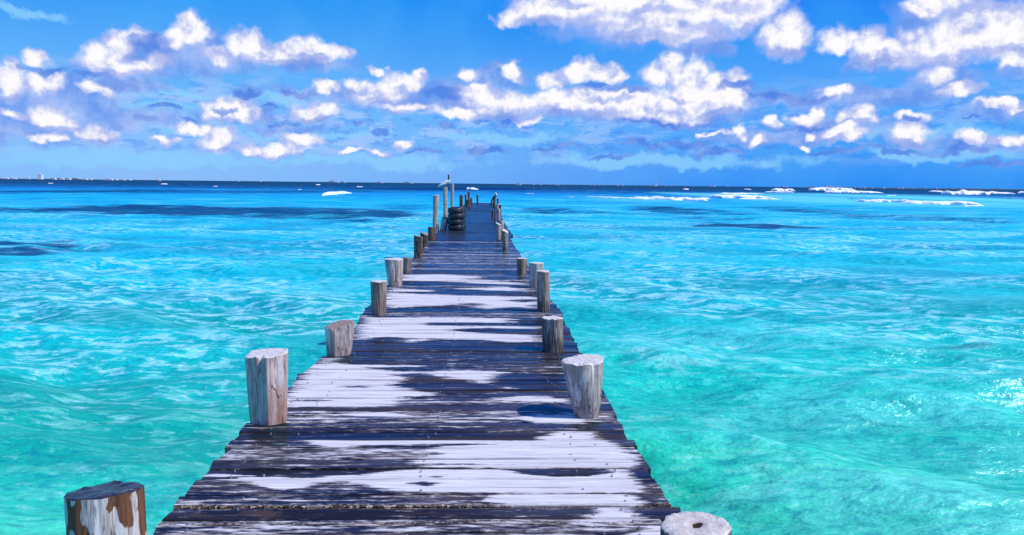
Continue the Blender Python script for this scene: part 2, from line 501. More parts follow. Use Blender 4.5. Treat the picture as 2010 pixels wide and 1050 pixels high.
glo = M.n('ShaderNodeBsdfGlossy'); glo.inputs[0].default_value = (0.80, 0.95, 1.0, 1); M.put(glo.inputs['Roughness'], 0.30); M.put(glo.inputs['Normal'], nrm)
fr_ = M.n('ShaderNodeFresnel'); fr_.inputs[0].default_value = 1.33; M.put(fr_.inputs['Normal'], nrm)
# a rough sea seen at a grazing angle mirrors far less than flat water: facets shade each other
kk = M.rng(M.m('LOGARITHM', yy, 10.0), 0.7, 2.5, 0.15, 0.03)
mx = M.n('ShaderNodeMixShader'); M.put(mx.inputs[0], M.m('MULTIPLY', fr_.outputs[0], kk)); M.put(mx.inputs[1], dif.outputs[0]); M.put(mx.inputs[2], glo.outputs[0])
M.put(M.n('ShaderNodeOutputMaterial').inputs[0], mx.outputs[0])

radii = np.concatenate([np.exp(np.linspace(math.log(1.2), math.log(2200.0), 980)), np.exp(np.linspace(math.log(2250.0), math.log(40000.0), 40))])
az_f = np.linspace(R(-44), R(46), 760)
az_r = np.linspace(R(46), R(316), 120)[1:-1]
azs = np.concatenate([az_f, az_r])
RR, AA = np.meshgrid(radii, azs, indexing='ij')
WX = RR * np.sin(AA); WY = RR * np.cos(AA)
dr = np.gradient(radii)[:, None] * np.ones_like(AA)
da = np.concatenate([np.full(len(az_f), R(90) / 759), np.full(len(az_r), R(270) / 119)])[None, :] * RR
spacing = np.maximum(dr, da * 0.8)
rs = np.random.RandomState(7)
WZ = np.zeros_like(WX); DX = np.zeros_like(WX); DY = np.zeros_like(WX)
SH = np.zeros_like(WX)
comp = []
for k in range(9):
    comp.append((rs.uniform(7, 16), 0.0034, rs.normal(200, 12)))
for k in range(26):
    comp.append((rs.uniform(1.6, 5.0), 0.0066, rs.normal(200, 18)))
for k in range(34):
    comp.append((rs.uniform(0.5, 1.6), 0.0074, rs.normal(200, 28)))
for k in range(26):
    comp.append((rs.uniform(0.22, 0.55), 0.0042, rs.normal(200, 50)))
# slow wave groups so that the chop comes in patches
grp = 0.55 + 0.65 * np.clip(0.5 + 0.5 * noise2(WX * 0.11 + 40, WY * 0.16 + 40, 3, 3), 0, 1.3)
for lam, steep, deg in comp:
    k0 = 2 * math.pi / lam
    amp = steep * lam
    a = R(deg)
    kx, ky = k0 * math.sin(a), k0 * math.cos(a)
    ph = rs.uniform(0, 6.283)
    att = np.clip((lam / spacing - 3.0) / 4.0, 0, 1)
    th = kx * WX + ky * WY + ph
    g = grp if lam < 7 else 1.0
    s, c = np.sin(th), np.cos(th)
    WZ += amp * att * g * c
    DX -= amp * att * g * s * kx / k0 * 1.0
    DY -= amp * att * g * s * ky / k0 * 1.0
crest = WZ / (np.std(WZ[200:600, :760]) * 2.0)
VX = WX + DX; VY = WY + DY
calm = np.clip((RR - 1.5) / 2.0, 0, 1)
VZ = WATER + WZ


def px_ellipse(X, Y, lst):
    out = np.zeros_like(X)
    for (cx, cy, rx, ry, s) in lst:
        a = at_z(cx - rx, cy, WATER); b = at_z(cx + rx, cy, WATER)
        u = at_z(cx, cy - ry, WATER); d = at_z(cx, cy + ry, WATER)
        mx, my = at_z(cx, cy, WATER).x, (u.y + d.y) / 2
        q = ((X - mx - (b.x - a.x) * 0.5 * 0) / ((b.x - a.x) / 2)) ** 2 + ((Y - my - (X - mx) * (b.y - a.y) / (b.x - a.x)) / ((u.y - d.y) / 2)) ** 2
        out = np.maximum(out, s * np.clip(1.25 - q * 0.75, 0, 1))
    return out


GR = [(60, 412, 150, 9, .8), (200, 411, 150, 9, 1), (330, 415, 120, 10, 1), (460, 416, 130, 11, 1), (600, 418, 120, 11, .9), (720, 424, 90, 11, .85), (800, 406, 60, 5, .5),
      (40, 480, 90, 9, .9), (0, 498, 110, 9, .9), (140, 489, 50, 7, .6), (20, 392, 60, 4, .3),
      (1320, 414, 70, 7, .75), (1400, 416, 60, 6, .6), (1460, 444, 110, 5, 1), (1560, 447, 60, 4, 1), (1560, 412, 80, 5, .6), (1650, 421, 60, 5, .7),
      (1080, 414, 60, 8, .6), (1160, 416, 40, 5, .4), (1830, 432, 150, 8, .45), (1800, 690, 120, 30, .22), (1930, 705, 90, 30, .25), (1400, 430, 120, 5, .4),
      (150, 376, 260, 5, .8), (500, 377, 260, 4, .6), (900, 371, 200, 3, .8)]
MK = [(1560, 388, 120, 7, .9), (1800, 398, 220, 7, .9), (1980, 394, 100, 10, 1), (1450, 385, 60, 6, .8), (1250, 392, 90, 5, .5), (1900, 403, 140, 5, .5), (1700, 384, 200, 4, .5)]
grass = px_ellipse(WX, WY, GR)
milk = px_ellipse(WX, WY, MK)
PL = [(1780, 655, 260, 20, 1), (1880, 745, 220, 26, 1), (1560, 735, 150, 20, .8), (1330, 720, 110, 22, .9), (1350, 610, 160, 12, .9), (1300, 820, 60, 18, .4), (1700, 900, 260, 40, .6), (1450, 930, 140, 30, .6),
      (150, 600, 220, 24, 1), (60, 545, 160, 18, .9), (420, 620, 140, 16, .9), (380, 520, 160, 14, .8), (60, 640, 120, 16, .9), (140, 800, 180, 22, .7), (100, 940, 160, 50, .5), (330, 900, 100, 30, .4), (1300, 470, 160, 8, .8), (1150, 445, 60, 6, .7), (1750, 560, 160, 8, .7)]
pale_p = px_ellipse(WX, WY, PL)  # paler where the water mirrors the sky, painted into its colour
V = np.stack([VX, VY, VZ], -1).reshape(-1, 3)
nr, nc = WX.shape
q = grid_quads(nr, nc, closed=True)[:, ::-1]
cen = np.array([[0, 0, WATER]])
sea = mesh_np('sea', V, q, mw, attrs={'seagrass': grass, 'milky': milk, 'sheen_patch': pale_p, 'crest': crest})
tag(sea, 'turquoise sea with short choppy waves, deep blue towards the horizon', None, None, 'structure')

# sea bed under everything
mb, M = new_mat('sea_bed_sand')
finish(M, M.mix(M.noise(objco(M), 0.4, 4, 0.5), (0.55, 0.5, 0.38, 1), (0.66, 0.6, 0.47, 1)), 0.9)
bed = mesh_np('sea_bed', [(-300, -60, -3.2), (300, -60, -3.2), (300, 400, -3.2), (-300, 400, -3.2)], [(0, 1, 2, 3)], mb)
tag(bed, kind='structure')

# ------------------------------------------------------------------ breaking surf
mf, M = new_mat('surf_foam')
fn = M.noise(M.v('MULTIPLY', pos(M), (1.0, 1.0, 1.6)), 0.9, 6, 0.65)
finish(M, M.mix(M.rng(fn, 0.35, 0.6), (0.86, 0.92, 0.93, 1), (0.95, 0.95, 0.95, 1)), 0.8, bump(M, fn, 0.4, 0.3), spec=0.1)


def surf(segs, seed0=0):
    vs, qs, off = [], [], 0
    for i, (x0, y0, x1, y1, hpx, apx) in enumerate(segs):
        a = at_z(x0, y0, WATER); b = at_z(x1, y1, WATER)
        ym = 2 * a.y * b.y / (a.y + b.y) if min(a.y, b.y) > 0 else a.y
        if y0 < 384:
            a = at_y(x0, y0, ym); b = at_y(x1, y1, ym)
        d = max(a.y, b.y)
        hgt = hpx * d / F * (0.74 if y0 > 383 else 0.9)
        Ls = abs(b.x - a.x)
        n = int(min(420, max(40, Ls / 0.35)))
        u = np.linspace(0, 1, n)
        prof = np.clip(np.minimum(u / 0.10, (1 - u) / (0.35 if apx else 0.12)), 0, 1) ** 0.7
        lump = 0.88 + 0.20 * noise2(u * Ls / (hgt * 2.2), u * 0 + i * 3.3, 31 + i + seed0, 4)
        H = hgt * prof * np.clip(lump, 0.08, 1.6) + 0.05
        W = hgt * (2.6 + 1.0 * noise2(u * Ls / (hgt * 3), u * 0 + i, 77 + i, 3)) * np.clip(prof + 0.2, 0, 1)
        cx = a.x + (b.x - a.x) * u
        cy = a.y + (b.y - a.y) * u + noise2(u * Ls / 9.0, u * 0, 12 + i, 3) * hgt * 0.8
        ang = np.linspace(0, math.pi, 12)
        A, U = np.meshgrid(ang, np.arange(n), indexing='xy')
        rr = 1 + 0.17 * noise2(U * (Ls / n) / (hgt * 0.6), A * 1.5, 5 + i, 4)
        X = cx[:, None] + 0 * A
        Y = cy[:, None] - np.cos(A) * W[:, None] * rr
        Z = WATER - 0.15 + (np.sin(A) ** 0.8) * H[:, None] * rr
        vv = np.stack([X, Y, Z], -1).reshape(-1, 3)
        vs.append(vv); qs.append(grid_quads(n, 12) + off); off += len(vv)
    return np.concatenate(vs), np.concatenate(qs)


# photo pixels of the foot line of every breaker and its height in pixels
SURF = [(636, 384, 692, 379, 10, 1), (1150, 386, 1185, 387, 3, 0), (1175, 388, 1270, 391, 5, 0), (1235, 390, 1392, 394, 9, 0), (1320, 393, 1395, 391, 6, 0),
        (1388, 388, 1530, 391, 12, 1), (1410, 380, 1510, 381, 3, 1), (1445, 391, 1560, 393, 5, 1),
        (1515, 374, 1560, 376, 6, 0), (1586, 373, 1680, 375, 7, 0), (1618, 377, 1735, 379, 6, 1), (1500, 377, 1560, 377, 2, 0),
        (1655, 390, 1700, 392, 3, 0), (1680, 396, 1800, 399, 9, 0), (1770, 399, 1920, 402, 10, 0), (1890, 405, 1932, 404, 4, 0),
        (1850, 381, 1940, 383, 10, 0), (1920, 381, 1992, 379, 5, 1), (1825, 376, 1850, 377, 3, 0), (1965, 390, 2040, 392, 5, 0), (2000, 379, 2060, 380, 4, 0),
        (915, 371, 940, 372, 4, 1), (955, 388, 962, 388, 1.5, 0), (1030, 380, 1050, 380, 1.5, 0), (418, 366, 428, 366, 1.5, 0), (700, 367, 712, 367, 2, 0), (95, 360, 104, 360, 1.5, 0), (1340, 372, 1352, 372, 2.5, 0), (1460, 372, 1475, 372, 2, 0), (1740, 384, 1760, 384, 2, 0), (585, 372, 592, 372, 1.5, 0), (1240, 403, 1275, 404, 1.5, 0), (1100, 386, 1130, 387, 2, 0), (620, 363, 628, 363, 2, 0), (318, 361, 328, 362, 2, 0)]
sv, sq = surf(SURF)
tag(mesh_np('breaking_surf', sv, sq[:, ::-1], mf), 'white foam of waves breaking over the reef far out', None, None, 'stuff')

# ------------------------------------------------------------------ the jetty deck
XL, XR = -1.56, 0.94
Y0, Y1 = -3.0, at_z(940, 398, 0.0).y
rnd = random.Random(11)

DRY = [
    [(609,866),(640,862),(820,863),(1040,864),(1060,853),(1090,846),(1172,846),(1180,862),(1205,870),(1215,888),(1235,893),(1250,906),(1240,916),(1060,912),(990,912),(900,910),(830,910),(805,908),(850,898),(900,888),(840,887),(870,876),(1010,870),(850,871),(780,872),(720,873),(680,877),(645,877),(625,872)],
    [(435,940),(470,935),(610,935),(700,930),(760,924),(820,919),(930,920),(985,919),(1020,928),(1100,935),(1165,934),(1200,920),(1237,918),(1238,935),(1250,952),(1262,966),(1100,967),(990,967),(900,966),(830,964),(760,962),(730,955),(720,950),(690,946),(640,946),(610,950),(585,958),(560,960),(530,959),(510,952),(470,945)],
    [(393,933),(405,928),(450,928),(500,932),(430,935)],
    [(805,911),(1000,912),(1190,912),(1240,917),(1000,917),(860,916)],
    [(955,981),(985,969),(1100,968),(1200,968),(1240,975),(1262,985),(1255,993),(1230,995),(1245,1005),(1275,1018),(1200,1022),(1120,1026),(1160,1010),(1175,1005),(1155,995),(1120,990),(1020,994),(960,985)],
    [(1240,1050),(1290,1032),(1330,1050),(1310,1070),(1180,1075)],
    [(568,757),(590,740),(610,725),(625,711),(650,711),(700,716),(835,718),(750,721),(705,722),(770,728),(870,730),(800,733),(780,738),(805,742),(790,750),(770,755),(800,760),(825,768),(865,775),(800,778),(795,783),(760,787),(770,793),(780,798),(730,799),(552,799)],
    [(830,731),(870,728),(970,728),(990,731),(975,740),(965,750),(940,752),(920,747),(890,742),(850,738)],
    [(677,813),(720,809),(780,812),(820,817),(760,818),(700,816)],
    [(975,781),(1040,777),(1080,778),(1105,786),(1090,789),(1000,786)],
    [(975,761),(1017,760),(1017,764),(980,765)],
    [(1020,821),(1060,816),(1110,816),(1130,825),(1155,832),(1060,831)],
    [(693,662),(700,640),(712,622),(740,623),(900,622),(1010,625),(1015,634),(850,633),(835,637),(900,640),(1062,641),(1062,646),(960,645),(890,647),(915,652),(1000,655),(1062,658),(1062,670),(1000,671),(960,667),(850,665),(810,671),(795,669),(820,665),(760,662),(697,666)],
    [(755,573),(840,578),(1050,582),(1053,606),(1010,603),(950,607),(930,603),(890,598),(870,600),(830,601),(750,606)],
    [(762,564),(850,569),(845,573),(762,572)],
    [(785,540),(860,539),(930,542),(960,545),(900,548),(960,551),(1040,554),(1040,560),(950,557),(860,552),(785,552)],
    [(640,705),(660,703),(655,709),(630,710)],
    [(870,566),(990,563),(1045,567),(1045,571),(960,570)],
]
HOLE = [
    [(801,949),(815,945),(845,945),(858,949),(845,954),(815,954)],
    [(568,783),(640,783),(660,786),(568,788)],
    [(890,594),(950,594),(960,597),(930,600),(900,598)],
    [(690,758),(715,757),(712,760),(690,760)],
    [(835,935),(875,934),(860,937)],
    [(1000,590),(1050,586),(1053,592),(1020,594)],
]


def to_deck(poly, ext=0):
    return np.array([(lambda q: (q.x, q.y))(at_z(a, b, 0.0)) for a, b in poly])


def signed(px, py, poly):
    """signed distance (positive inside) with x squeezed so that edges streak along the grain"""
    sx = 0.22
    pts = poly * np.array([sx, 1.0])
    X = px * sx; Y = py
    inside = np.zeros(X.shape, bool)
    dmin = np.full(X.shape, 1e9)
    n = len(pts)
    for i in range(n):
        ax, ay = pts[i]; bx, by = pts[(i + 1) % n]
        ex, ey = bx - ax, by - ay
        tt = np.clip(((X - ax) * ex + (Y - ay) * ey) / (ex * ex + ey * ey + 1e-12), 0, 1)
        dmin = np.minimum(dmin, np.hypot(X - ax - tt * ex, Y - ay - tt * ey))
        cond = ((ay > Y) != (by > Y))
        xin = ax + (Y - ay) / (by - ay + 1e-12) * ex
        inside ^= cond & (X < xin)
    return np.where(inside, dmin, -dmin)


def right_edge(y):
    """plank ends on the right step in and out as in the photo"""
    return None


# right-hand plank ends: (deck y, x) measured in the photo, used piecewise
RE = [at_z(a, b) for a, b in [(1335, 1010), (1313, 985), (1298, 965), (1283, 935), (1276, 925), (1274, 905), (1262, 890), (1250, 872), (1232, 862), (1222, 845), (1212, 815), (1200, 790), (1190, 778), (1158, 715), (1148, 698), (1136, 688), (1134, 680), (1122, 655), (1108, 632), (1102, 612), (1084, 590), (1050, 545), (1030, 512), (1012, 487), (1000, 465)]]
REy = np.array([q.y for q in RE]); REx = np.array([q.x for q in RE])
LEl = [at_z(a, b) for a, b in [(300, 1045), (340, 1000), (375, 960), (395, 935), (410, 920), (440, 885), (470, 848), (520, 805), (560, 765), (602, 728), (628, 705), (690, 660), (705, 632), (712, 615), (722, 603), (745, 580)]]
LEy = np.array([q.y for q in LEl]); LEx = np.array([q.x for q in LEl])

V_all, Q_all, SE, PO = [], [], [], []
nail_v, nail_q = [], []
off = 0
yb = Y0
plank_edges = []
while yb < Y1:
    w = rnd.uniform(0.125, 0.205)
    plank_edges.append((yb, w))
    yb += w + rnd.uniform(0.006, 0.015)
for i, (ya, w) in enumerate(plank_edges):
    near = 2.5 < ya < 14
    mid = ya < 26
    nx = 200 if near else (70 if mid else 26)
    ny = 12 if near else 5
    yc = ya + w / 2
    if REy.min() < yc < REy.max():
        xr = float(np.interp(yc, REy, REx)) + rnd.uniform(-0.012, 0.012)
    else:
        xr = (XR if yc < 20 else XR - min(0.12, (yc - 20) * 0.01)) + rnd.uniform(-0.05, 0.04)
    if LEy.min() < yc < LEy.max():
        xl = float(np.interp(yc, LEy, LEx)) + rnd.uniform(-0.015, 0.01)
    else:
        xl = XL + rnd.uniform(-0.04, 0.04)
    sk_l, sk_r = rnd.uniform(-0.03, 0.03), rnd.uniform(-0.03, 0.03)
    xs = np.linspace(0, 1, nx)
    tk = 0.042
    bv = 0.005
    yt = np.concatenate([[-w / 2, -w / 2], np.linspace(-w / 2 + bv, w / 2 - bv, ny), [w / 2, w / 2]])
    zt = np.concatenate([[-tk, -bv], np.zeros(ny), [-bv, -tk]])
    U, YT = np.meshgrid(xs, yt, indexing='ij')
    _, ZT = np.meshgrid(xs, zt, indexing='ij')
    fr = (YT + w / 2) / w
    X = (xl + sk_l * fr) * (1 - U) + (xr + sk_r * fr) * U
    edge = np.where(YT < 0, -1.0, 1.0) * (np.abs(YT) / (w / 2)) ** 4
    wob = vnoise(X * 1.6 + 50, 100 + i) * 0.0045
    wob2 = vnoise(X * 1.6 + 50, 900 + i) * 0.0045
    Y = yc + YT + np.where(YT < 0, wob, wob2) * np.abs(edge) + 0.0
    tilt = rnd.uniform(-0.02, 0.02)
    lift = rnd.uniform(-0.004, 0.004)
    cup = rnd.uniform(-0.5, 0.3)
    top = (ZT > -0.5 * tk)
    Z = ZT + lift + YT * tilt + np.where(top, (YT / (w / 2)) ** 2 * 0.004 * cup + noise2(X * 1.2 + 9, Y * 9, 33, 3) * 0.0016, 0) + vnoise(X * 0.6 + 20, 400 + i) * 0.003
    base = off
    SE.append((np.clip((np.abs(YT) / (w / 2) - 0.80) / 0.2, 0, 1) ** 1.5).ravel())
    PO.append(np.full(X.size, rnd.uniform(-0.9, 0.9)))
    vv = np.stack([X, Y, Z], -1).reshape(-1, 3)
    m = len(yt)
    V_all.append(vv)
    qq = grid_quads(nx, m) + base
    Q_all.append(qq[:, ::-1])
    # underside and ends
    a = np.arange(nx - 1)
    Q_all.append(np.stack([base + a * m, base + (a + 1) * m, base + (a + 1) * m + m - 1, base + a * m + m - 1], -1)[:, ::-1])
    off += len(vv)
    for e, s in ((0, 1), (nx - 1, -1)):
        r0 = base + e * m
        qs = []
        for k in range((m) // 2):
            k2 = m - 1 - k
            if k + 1 > k2 - 1:
                break
            f = [r0 + k, r0 + k + 1, r0 + k2 - 1, r0 + k2]
            qs.append(f if s > 0 else f[::-1])
        Q_all.append(np.array([f for f in qs if len(set(f)) == 4]).reshape(-1, 4))
VA = np.concatenate(V_all); QA = np.concatenate(Q_all)
sd_ = np.full(len(VA), -1.0)
sel = (VA[:, 1] > 2.5) & (VA[:, 1] < 22)
X_, Y_ = VA[sel, 0], VA[sel, 1]
acc = np.full(len(X_), -1.0)
for poly in DRY:
    dp = to_deck(poly)
    s = signed(X_, Y_, dp)
    acc = np.maximum(acc, s / (0.012 * max(1.0, float(dp[:, 1].mean()) / 4.0)))
for poly in HOLE:
    dp = to_deck(poly)
    s = signed(X_, Y_, dp)
    acc = np.minimum(acc, -s / (0.012 * max(1.0, float(dp[:, 1].mean()) / 4.0)))
sd_[sel] = np.clip(acc, -3, 3)
sd_[~sel] = -3
sd_ = sd_ + np.concatenate(PO) * (sd_ > -2)

md, M = new_mat('deck_wood')
p = pos(M)
x, y, z = M.sep(p)
dry0 = M.attr('dry')
gn = M.noise(M.v('MULTIPLY', p, (2.2, 26, 0)), 1.0, 6, 0.65, '2D')
gn2 = M.noise(M.v('MULTIPLY', p, (9, 40, 0)), 1.0, 5, 0.7, '2D')
d = M.m('ADD', dry0, M.m('MULTIPLY', M.m('SUBTRACT', gn, 0.5), 5.0))
d = M.m('ADD', d, M.m('MULTIPLY', M.m('SUBTRACT', gn2, 0.5), 3.6))
dry = M.rng(d, -0.9, 0.55, smooth=False)
grain = M.noise(M.v('MULTIPLY', p, (3.0, 90, 0)), 1.0, 6, 0.7, '2D')
grain_f = M.noise(M.v('MULTIPLY', p, (14.0, 260, 0)), 1.0, 4, 0.7, '2D')
pl = M.noise(M.v('MULTIPLY', p, (0.5, 7.0, 0)), 1.0, 3, 0.6, '2D')
drycol = M.mix(M.rng(grain, 0.3, 0.7), (0.52, 0.50, 0.52, 1), (0.78, 0.76, 0.77, 1))
drycol = M.mix(M.rng(grain_f, 0.60, 0.74, 0.0, 0.40), drycol, (0.36, 0.31, 0.34, 1))
drycol = M.mix(M.rng(pl, 0.52, 0.70, 0.0, 0.30), drycol, (0.46, 0.41, 0.43, 1))
wetcol = M.mix(M.rng(pl, 0.36, 0.62), (0.011, 0.010, 0.014, 1), (0.046, 0.035, 0.033, 1))
wetcol = M.mix(M.rng(grain_f, 0.5, 0.72, 0.0, 0.4), wetcol, (0.07, 0.055, 0.055, 1))
stain = M.noise(M.v('MULTIPLY', p, (2.0, 5.0, 0)), 1.0, 5, 0.62, '2D')
wetcol = M.mix(M.rng(stain, 0.60, 0.72, 0.0, 0.5), wetcol, (0.11, 0.07, 0.05, 1))
salt = M.noise(M.v('MULTIPLY', p, (30, 80, 0)), 1.0, 3, 0.7, '2D')
wetcol = M.mix(M.m('MULTIPLY', M.rng(salt, 0.70, 0.80), M.rng(stain, 0.5, 0.62)), wetcol, (0.45, 0.42, 0.42, 1))
# grit packed in the seams of the nearest boards
gy1 = at_z(700, 993).y; gy2 = at_z(700, 1026).y
def seam(yc, hw):
    dd = M.m('ABSOLUTE', M.m('SUBTRACT', M.m('ADD', y, M.m('MULTIPLY', M.m('SUBTRACT', gn, 0.5), 0.06)), yc))
    return M.rng(dd, hw, hw * 0.4)
gs = M.m('MAXIMUM', seam(gy1, 0.035), seam(gy2, 0.022))
spk = M.n('ShaderNodeTexVoronoi'); M.put(spk.inputs['Vector'], M.v('MULTIPLY', p, (60, 110, 1))); spk.inputs['Scale'].default_value = 1.0
gritc = M.ramp(M.sep(spk.outputs['Color'])[0], [(0.0, (0.02, 0.015, 0.012, 1)), (0.45, (0.10, 0.06, 0.035, 1)), (0.75, (0.32, 0.22, 0.14, 1)), (1.0, (0.62, 0.52, 0.42, 1))])
gs = M.m('MULTIPLY', gs, M.m('SUBTRACT', 1.0, M.m('MULTIPLY', dry, 0.8)))
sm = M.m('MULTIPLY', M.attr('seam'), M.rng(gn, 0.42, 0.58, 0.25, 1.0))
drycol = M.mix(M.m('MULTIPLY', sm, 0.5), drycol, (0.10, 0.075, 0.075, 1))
strk = M.noise(M.v('MULTIPLY', p, (0.8, 34, 0)), 1.0, 4, 0.6, '2D')
drycol = M.mix(M.rng(strk, 0.62, 0.70, 0.0, 0.6), drycol, (0.16, 0.12, 0.12, 1))
damp = M.mix(0.5, wetcol, (0.24, 0.20, 0.20, 1))
col = M.mix(M.rng(dry, 0.0, 0.45), wetcol, damp)
col = M.mix(M.rng(dry, 0.30, 1.0), col, drycol)
col = M.mix(M.m('MULTIPLY', gs, M.rng(salt, 0.40, 0.52)), col, gritc)
# board ends on the right stay dark and damp
edn = M.m('ADD', x, M.m('MULTIPLY', M.m('SUBTRACT', gn2, 0.5), 0.5))
wr = M.rng(M.noise(M.v('MULTIPLY', p, (1.4, 9, 0)), 1.0, 4, 0.6, '2D'), 0.35, 0.65, 0.13, 0.34, )
rgh = M.m('ADD', wr, M.m('MULTIPLY', dry, 0.55))
rgh = M.m('MAXIMUM', rgh, M.m('MULTIPLY', gs, 0.6))
hgt = M.m('ADD', M.m('MULTIPLY', grain, 0.55), M.m('MULTIPLY', grain_f, 0.30))
bs = M.m('ADD', 0.20, M.m('MULTIPLY', dry, 0.35))
nrm = bump(M, hgt, bs, 0.006)
nrm = bump(M, M.m('MULTIPLY', spk.outputs['Distance'], gs), 0.5, 0.01, nrm)
wetd = M.n('ShaderNodeBsdfDiffuse'); M.put(wetd.inputs[0], col); M.put(wetd.inputs['Normal'], nrm)
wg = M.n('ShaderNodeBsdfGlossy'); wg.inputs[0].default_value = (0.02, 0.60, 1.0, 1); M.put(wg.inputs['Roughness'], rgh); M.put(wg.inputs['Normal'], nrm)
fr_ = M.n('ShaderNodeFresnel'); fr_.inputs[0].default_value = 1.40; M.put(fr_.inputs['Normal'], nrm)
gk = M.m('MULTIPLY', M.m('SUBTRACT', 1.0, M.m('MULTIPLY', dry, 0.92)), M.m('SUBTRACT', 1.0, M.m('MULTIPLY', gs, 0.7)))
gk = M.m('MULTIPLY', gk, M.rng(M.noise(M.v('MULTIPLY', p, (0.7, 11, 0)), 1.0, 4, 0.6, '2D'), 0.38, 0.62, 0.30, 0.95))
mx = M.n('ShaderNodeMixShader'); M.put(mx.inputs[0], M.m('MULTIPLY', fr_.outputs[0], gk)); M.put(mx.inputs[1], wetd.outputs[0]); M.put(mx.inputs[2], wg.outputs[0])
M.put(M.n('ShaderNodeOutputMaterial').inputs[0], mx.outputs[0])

jetty = empty('jetty', (0, 0, 0), 'long narrow wooden jetty of wet dark and dry whitish planks running out to sea', 'jetty')
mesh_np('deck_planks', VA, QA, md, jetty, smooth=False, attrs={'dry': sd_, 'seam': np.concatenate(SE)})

mdk, M = new_mat('beam_wood')
p = objco(M)
finish(M, M.mix(M.noise(M.v('MULTIPLY', p, (20, 1.5, 20)), 1.0, 4, 0.6), (0.03, 0.024, 0.02, 1), (0.09, 0.07, 0.06, 1)), 0.6)


def box(x0, x1, y0, y1, z0, z1):
    v = [(x, y, z) for z in (z0, z1) for y in (y0, y1) for x in (x0, x1)]
    f = [(0, 2, 3, 1), (4, 5, 7, 6), (0, 1, 5, 4), (1, 3, 7, 5), (3, 2, 6, 7), (2, 0, 4, 6)]
    return v, f


for xb in (-1.22, -0.33, 0.56):
    v, f = box(xb - 0.06, xb + 0.06, Y0 + 0.1, Y1 - 0.1, -0.22, -0.052)
    mesh_np('stringer', v, f, mdk, jetty, False)
for k in range(27):
    yk = 0.6 + k * 2.4
    if yk > Y1 - 0.5: break
    v, f = box(-1.45, 0.82, yk - 0.07, yk + 0.07, -0.39, -0.222)
    mesh_np('cross_beam', v, f, mdk, jetty, False)


mn, M = new_mat('nail_metal')
finish(M, (0.45, 0.42, 0.42, 1), 0.4, metallic=0.6)
nv, nf_ = [], []
for i, (ya, w) in enumerate(plank_edges):
    if not 2.8 < ya < 16: continue
    for xb in (-1.42, -1.22, -0.33, 0.56, 0.74):
        for fy_ in (0.25, 0.75):
            if rnd.random() < 0.5: continue
            cx_, cy_ = xb + rnd.uniform(-0.03, 0.03), ya + w * fy_ + rnd.uniform(-0.012, 0.012)
            o_ = len(nv)
            for zz_ in (-0.006, 0.0085):
                for k in range(8):
                    nv.append((cx_ + 0.0055 * math.cos(k * math.pi / 4), cy_ + 0.0055 * math.sin(k * math.pi / 4), zz_))
            nf_ += [(o_ + k, o_ + (k + 1) % 8, o_ + 8 + (k + 1) % 8, o_ + 8 + k) for k in range(8)]
            nf_.append(tuple(o_ + 8 + k for k in range(8)))
tag(mesh_np('nail_heads', nv, nf_, mn, jetty, False), kind='stuff')


# ------------------------------------------------------------------ posts
def post_mat(name, light, mid, dark, stain=0.0, stain_col=(0.16, 0.07, 0.03, 1), wet_h=0.0, patch=0.0, seed=0.0):
    m, M = new_mat(name)
    p = M.v('ADD', objco(M), (seed, seed * 2, seed))
    ox, oy, oz = M.sep(objco(M))
    g = M.noise(M.v('MULTIPLY', p, (26, 26, 2.2)), 1.0, 6, 0.68)
    g2 = M.noise(M.v('MULTIPLY', p, (80, 80, 6)), 1.0, 4, 0.7)
    b = M.noise(p, 5.0, 5, 0.6)
    col = M.mix(M.rng(g, 0.36, 0.60), light, mid)
    col = M.mix(M.rng(g2, 0.53, 0.68, 0.0, 0.85), col, dark)
    col = M.mix(M.rng(g, 0.60, 0.72, 0.0, 0.5), col, dark)
    col = M.mix(M.rng(b, 0.50, 0.68, 0.0, 0.55), col, mid)
    crack = M.rng(M.m('ABSOLUTE', M.m('SUBTRACT', M.noise(M.v('MULTIPLY', p, (9, 9, 0.8)), 1.0, 3, 0.6), 0.5)), 0.012, 0.0)
    col = M.mix(M.m('MULTIPLY', crack, 0.8), col, dark)
    if stain:
        s = M.noise(M.v('MULTIPLY', p, (6, 6, 2.5)), 1.0, 5, 0.6)
        lowf = M.rng(M.m('ADD', oz, M.m('MULTIPLY', s, 0.35)), 0.62, 0.12)
        col = M.mix(M.m('MULTIPLY', M.m('MULTIPLY', lowf, stain), M.rng(s, 0.3, 0.6)), col, stain_col)
    if patch:
        s = M.noise(M.v('MULTIPLY', p, (9, 9, 4.5)), 1.0, 2, 0.5)
        s2 = M.m('ADD', s, M.m('MULTIPLY', M.m('SUBTRACT', g, 0.5), 0.10))
        col = M.mix(M.m('MULTIPLY', M.rng(s2, 0.51, 0.525), patch), col, M.mix(M.rng(g, 0.4, 0.6), (0.13, 0.055, 0.028, 1), (0.20, 0.09, 0.045, 1)))
    rg = 0.78
    if wet_h:
        wl = M.rng(M.m('ADD', oz, M.m('MULTIPLY', g, 0.10)), wet_h + 0.12, wet_h)
        col = M.mix(M.m('MULTIPLY', wl, 0.7), col, M.v('SCALE', col, s=0.22))
        rg = M.m('SUBTRACT', 0.78, M.m('MULTIPLY', wl, 0.45))
    hgt = M.m('SUBTRACT', M.m('ADD', M.m('MULTIPLY', g, 0.6), M.m('MULTIPLY', g2, 0.3)), M.m('MULTIPLY', crack, 0.5))
    finish(M, col, rg, bump(M, hgt, 0.8, 0.012), spec=0.3)
    return m


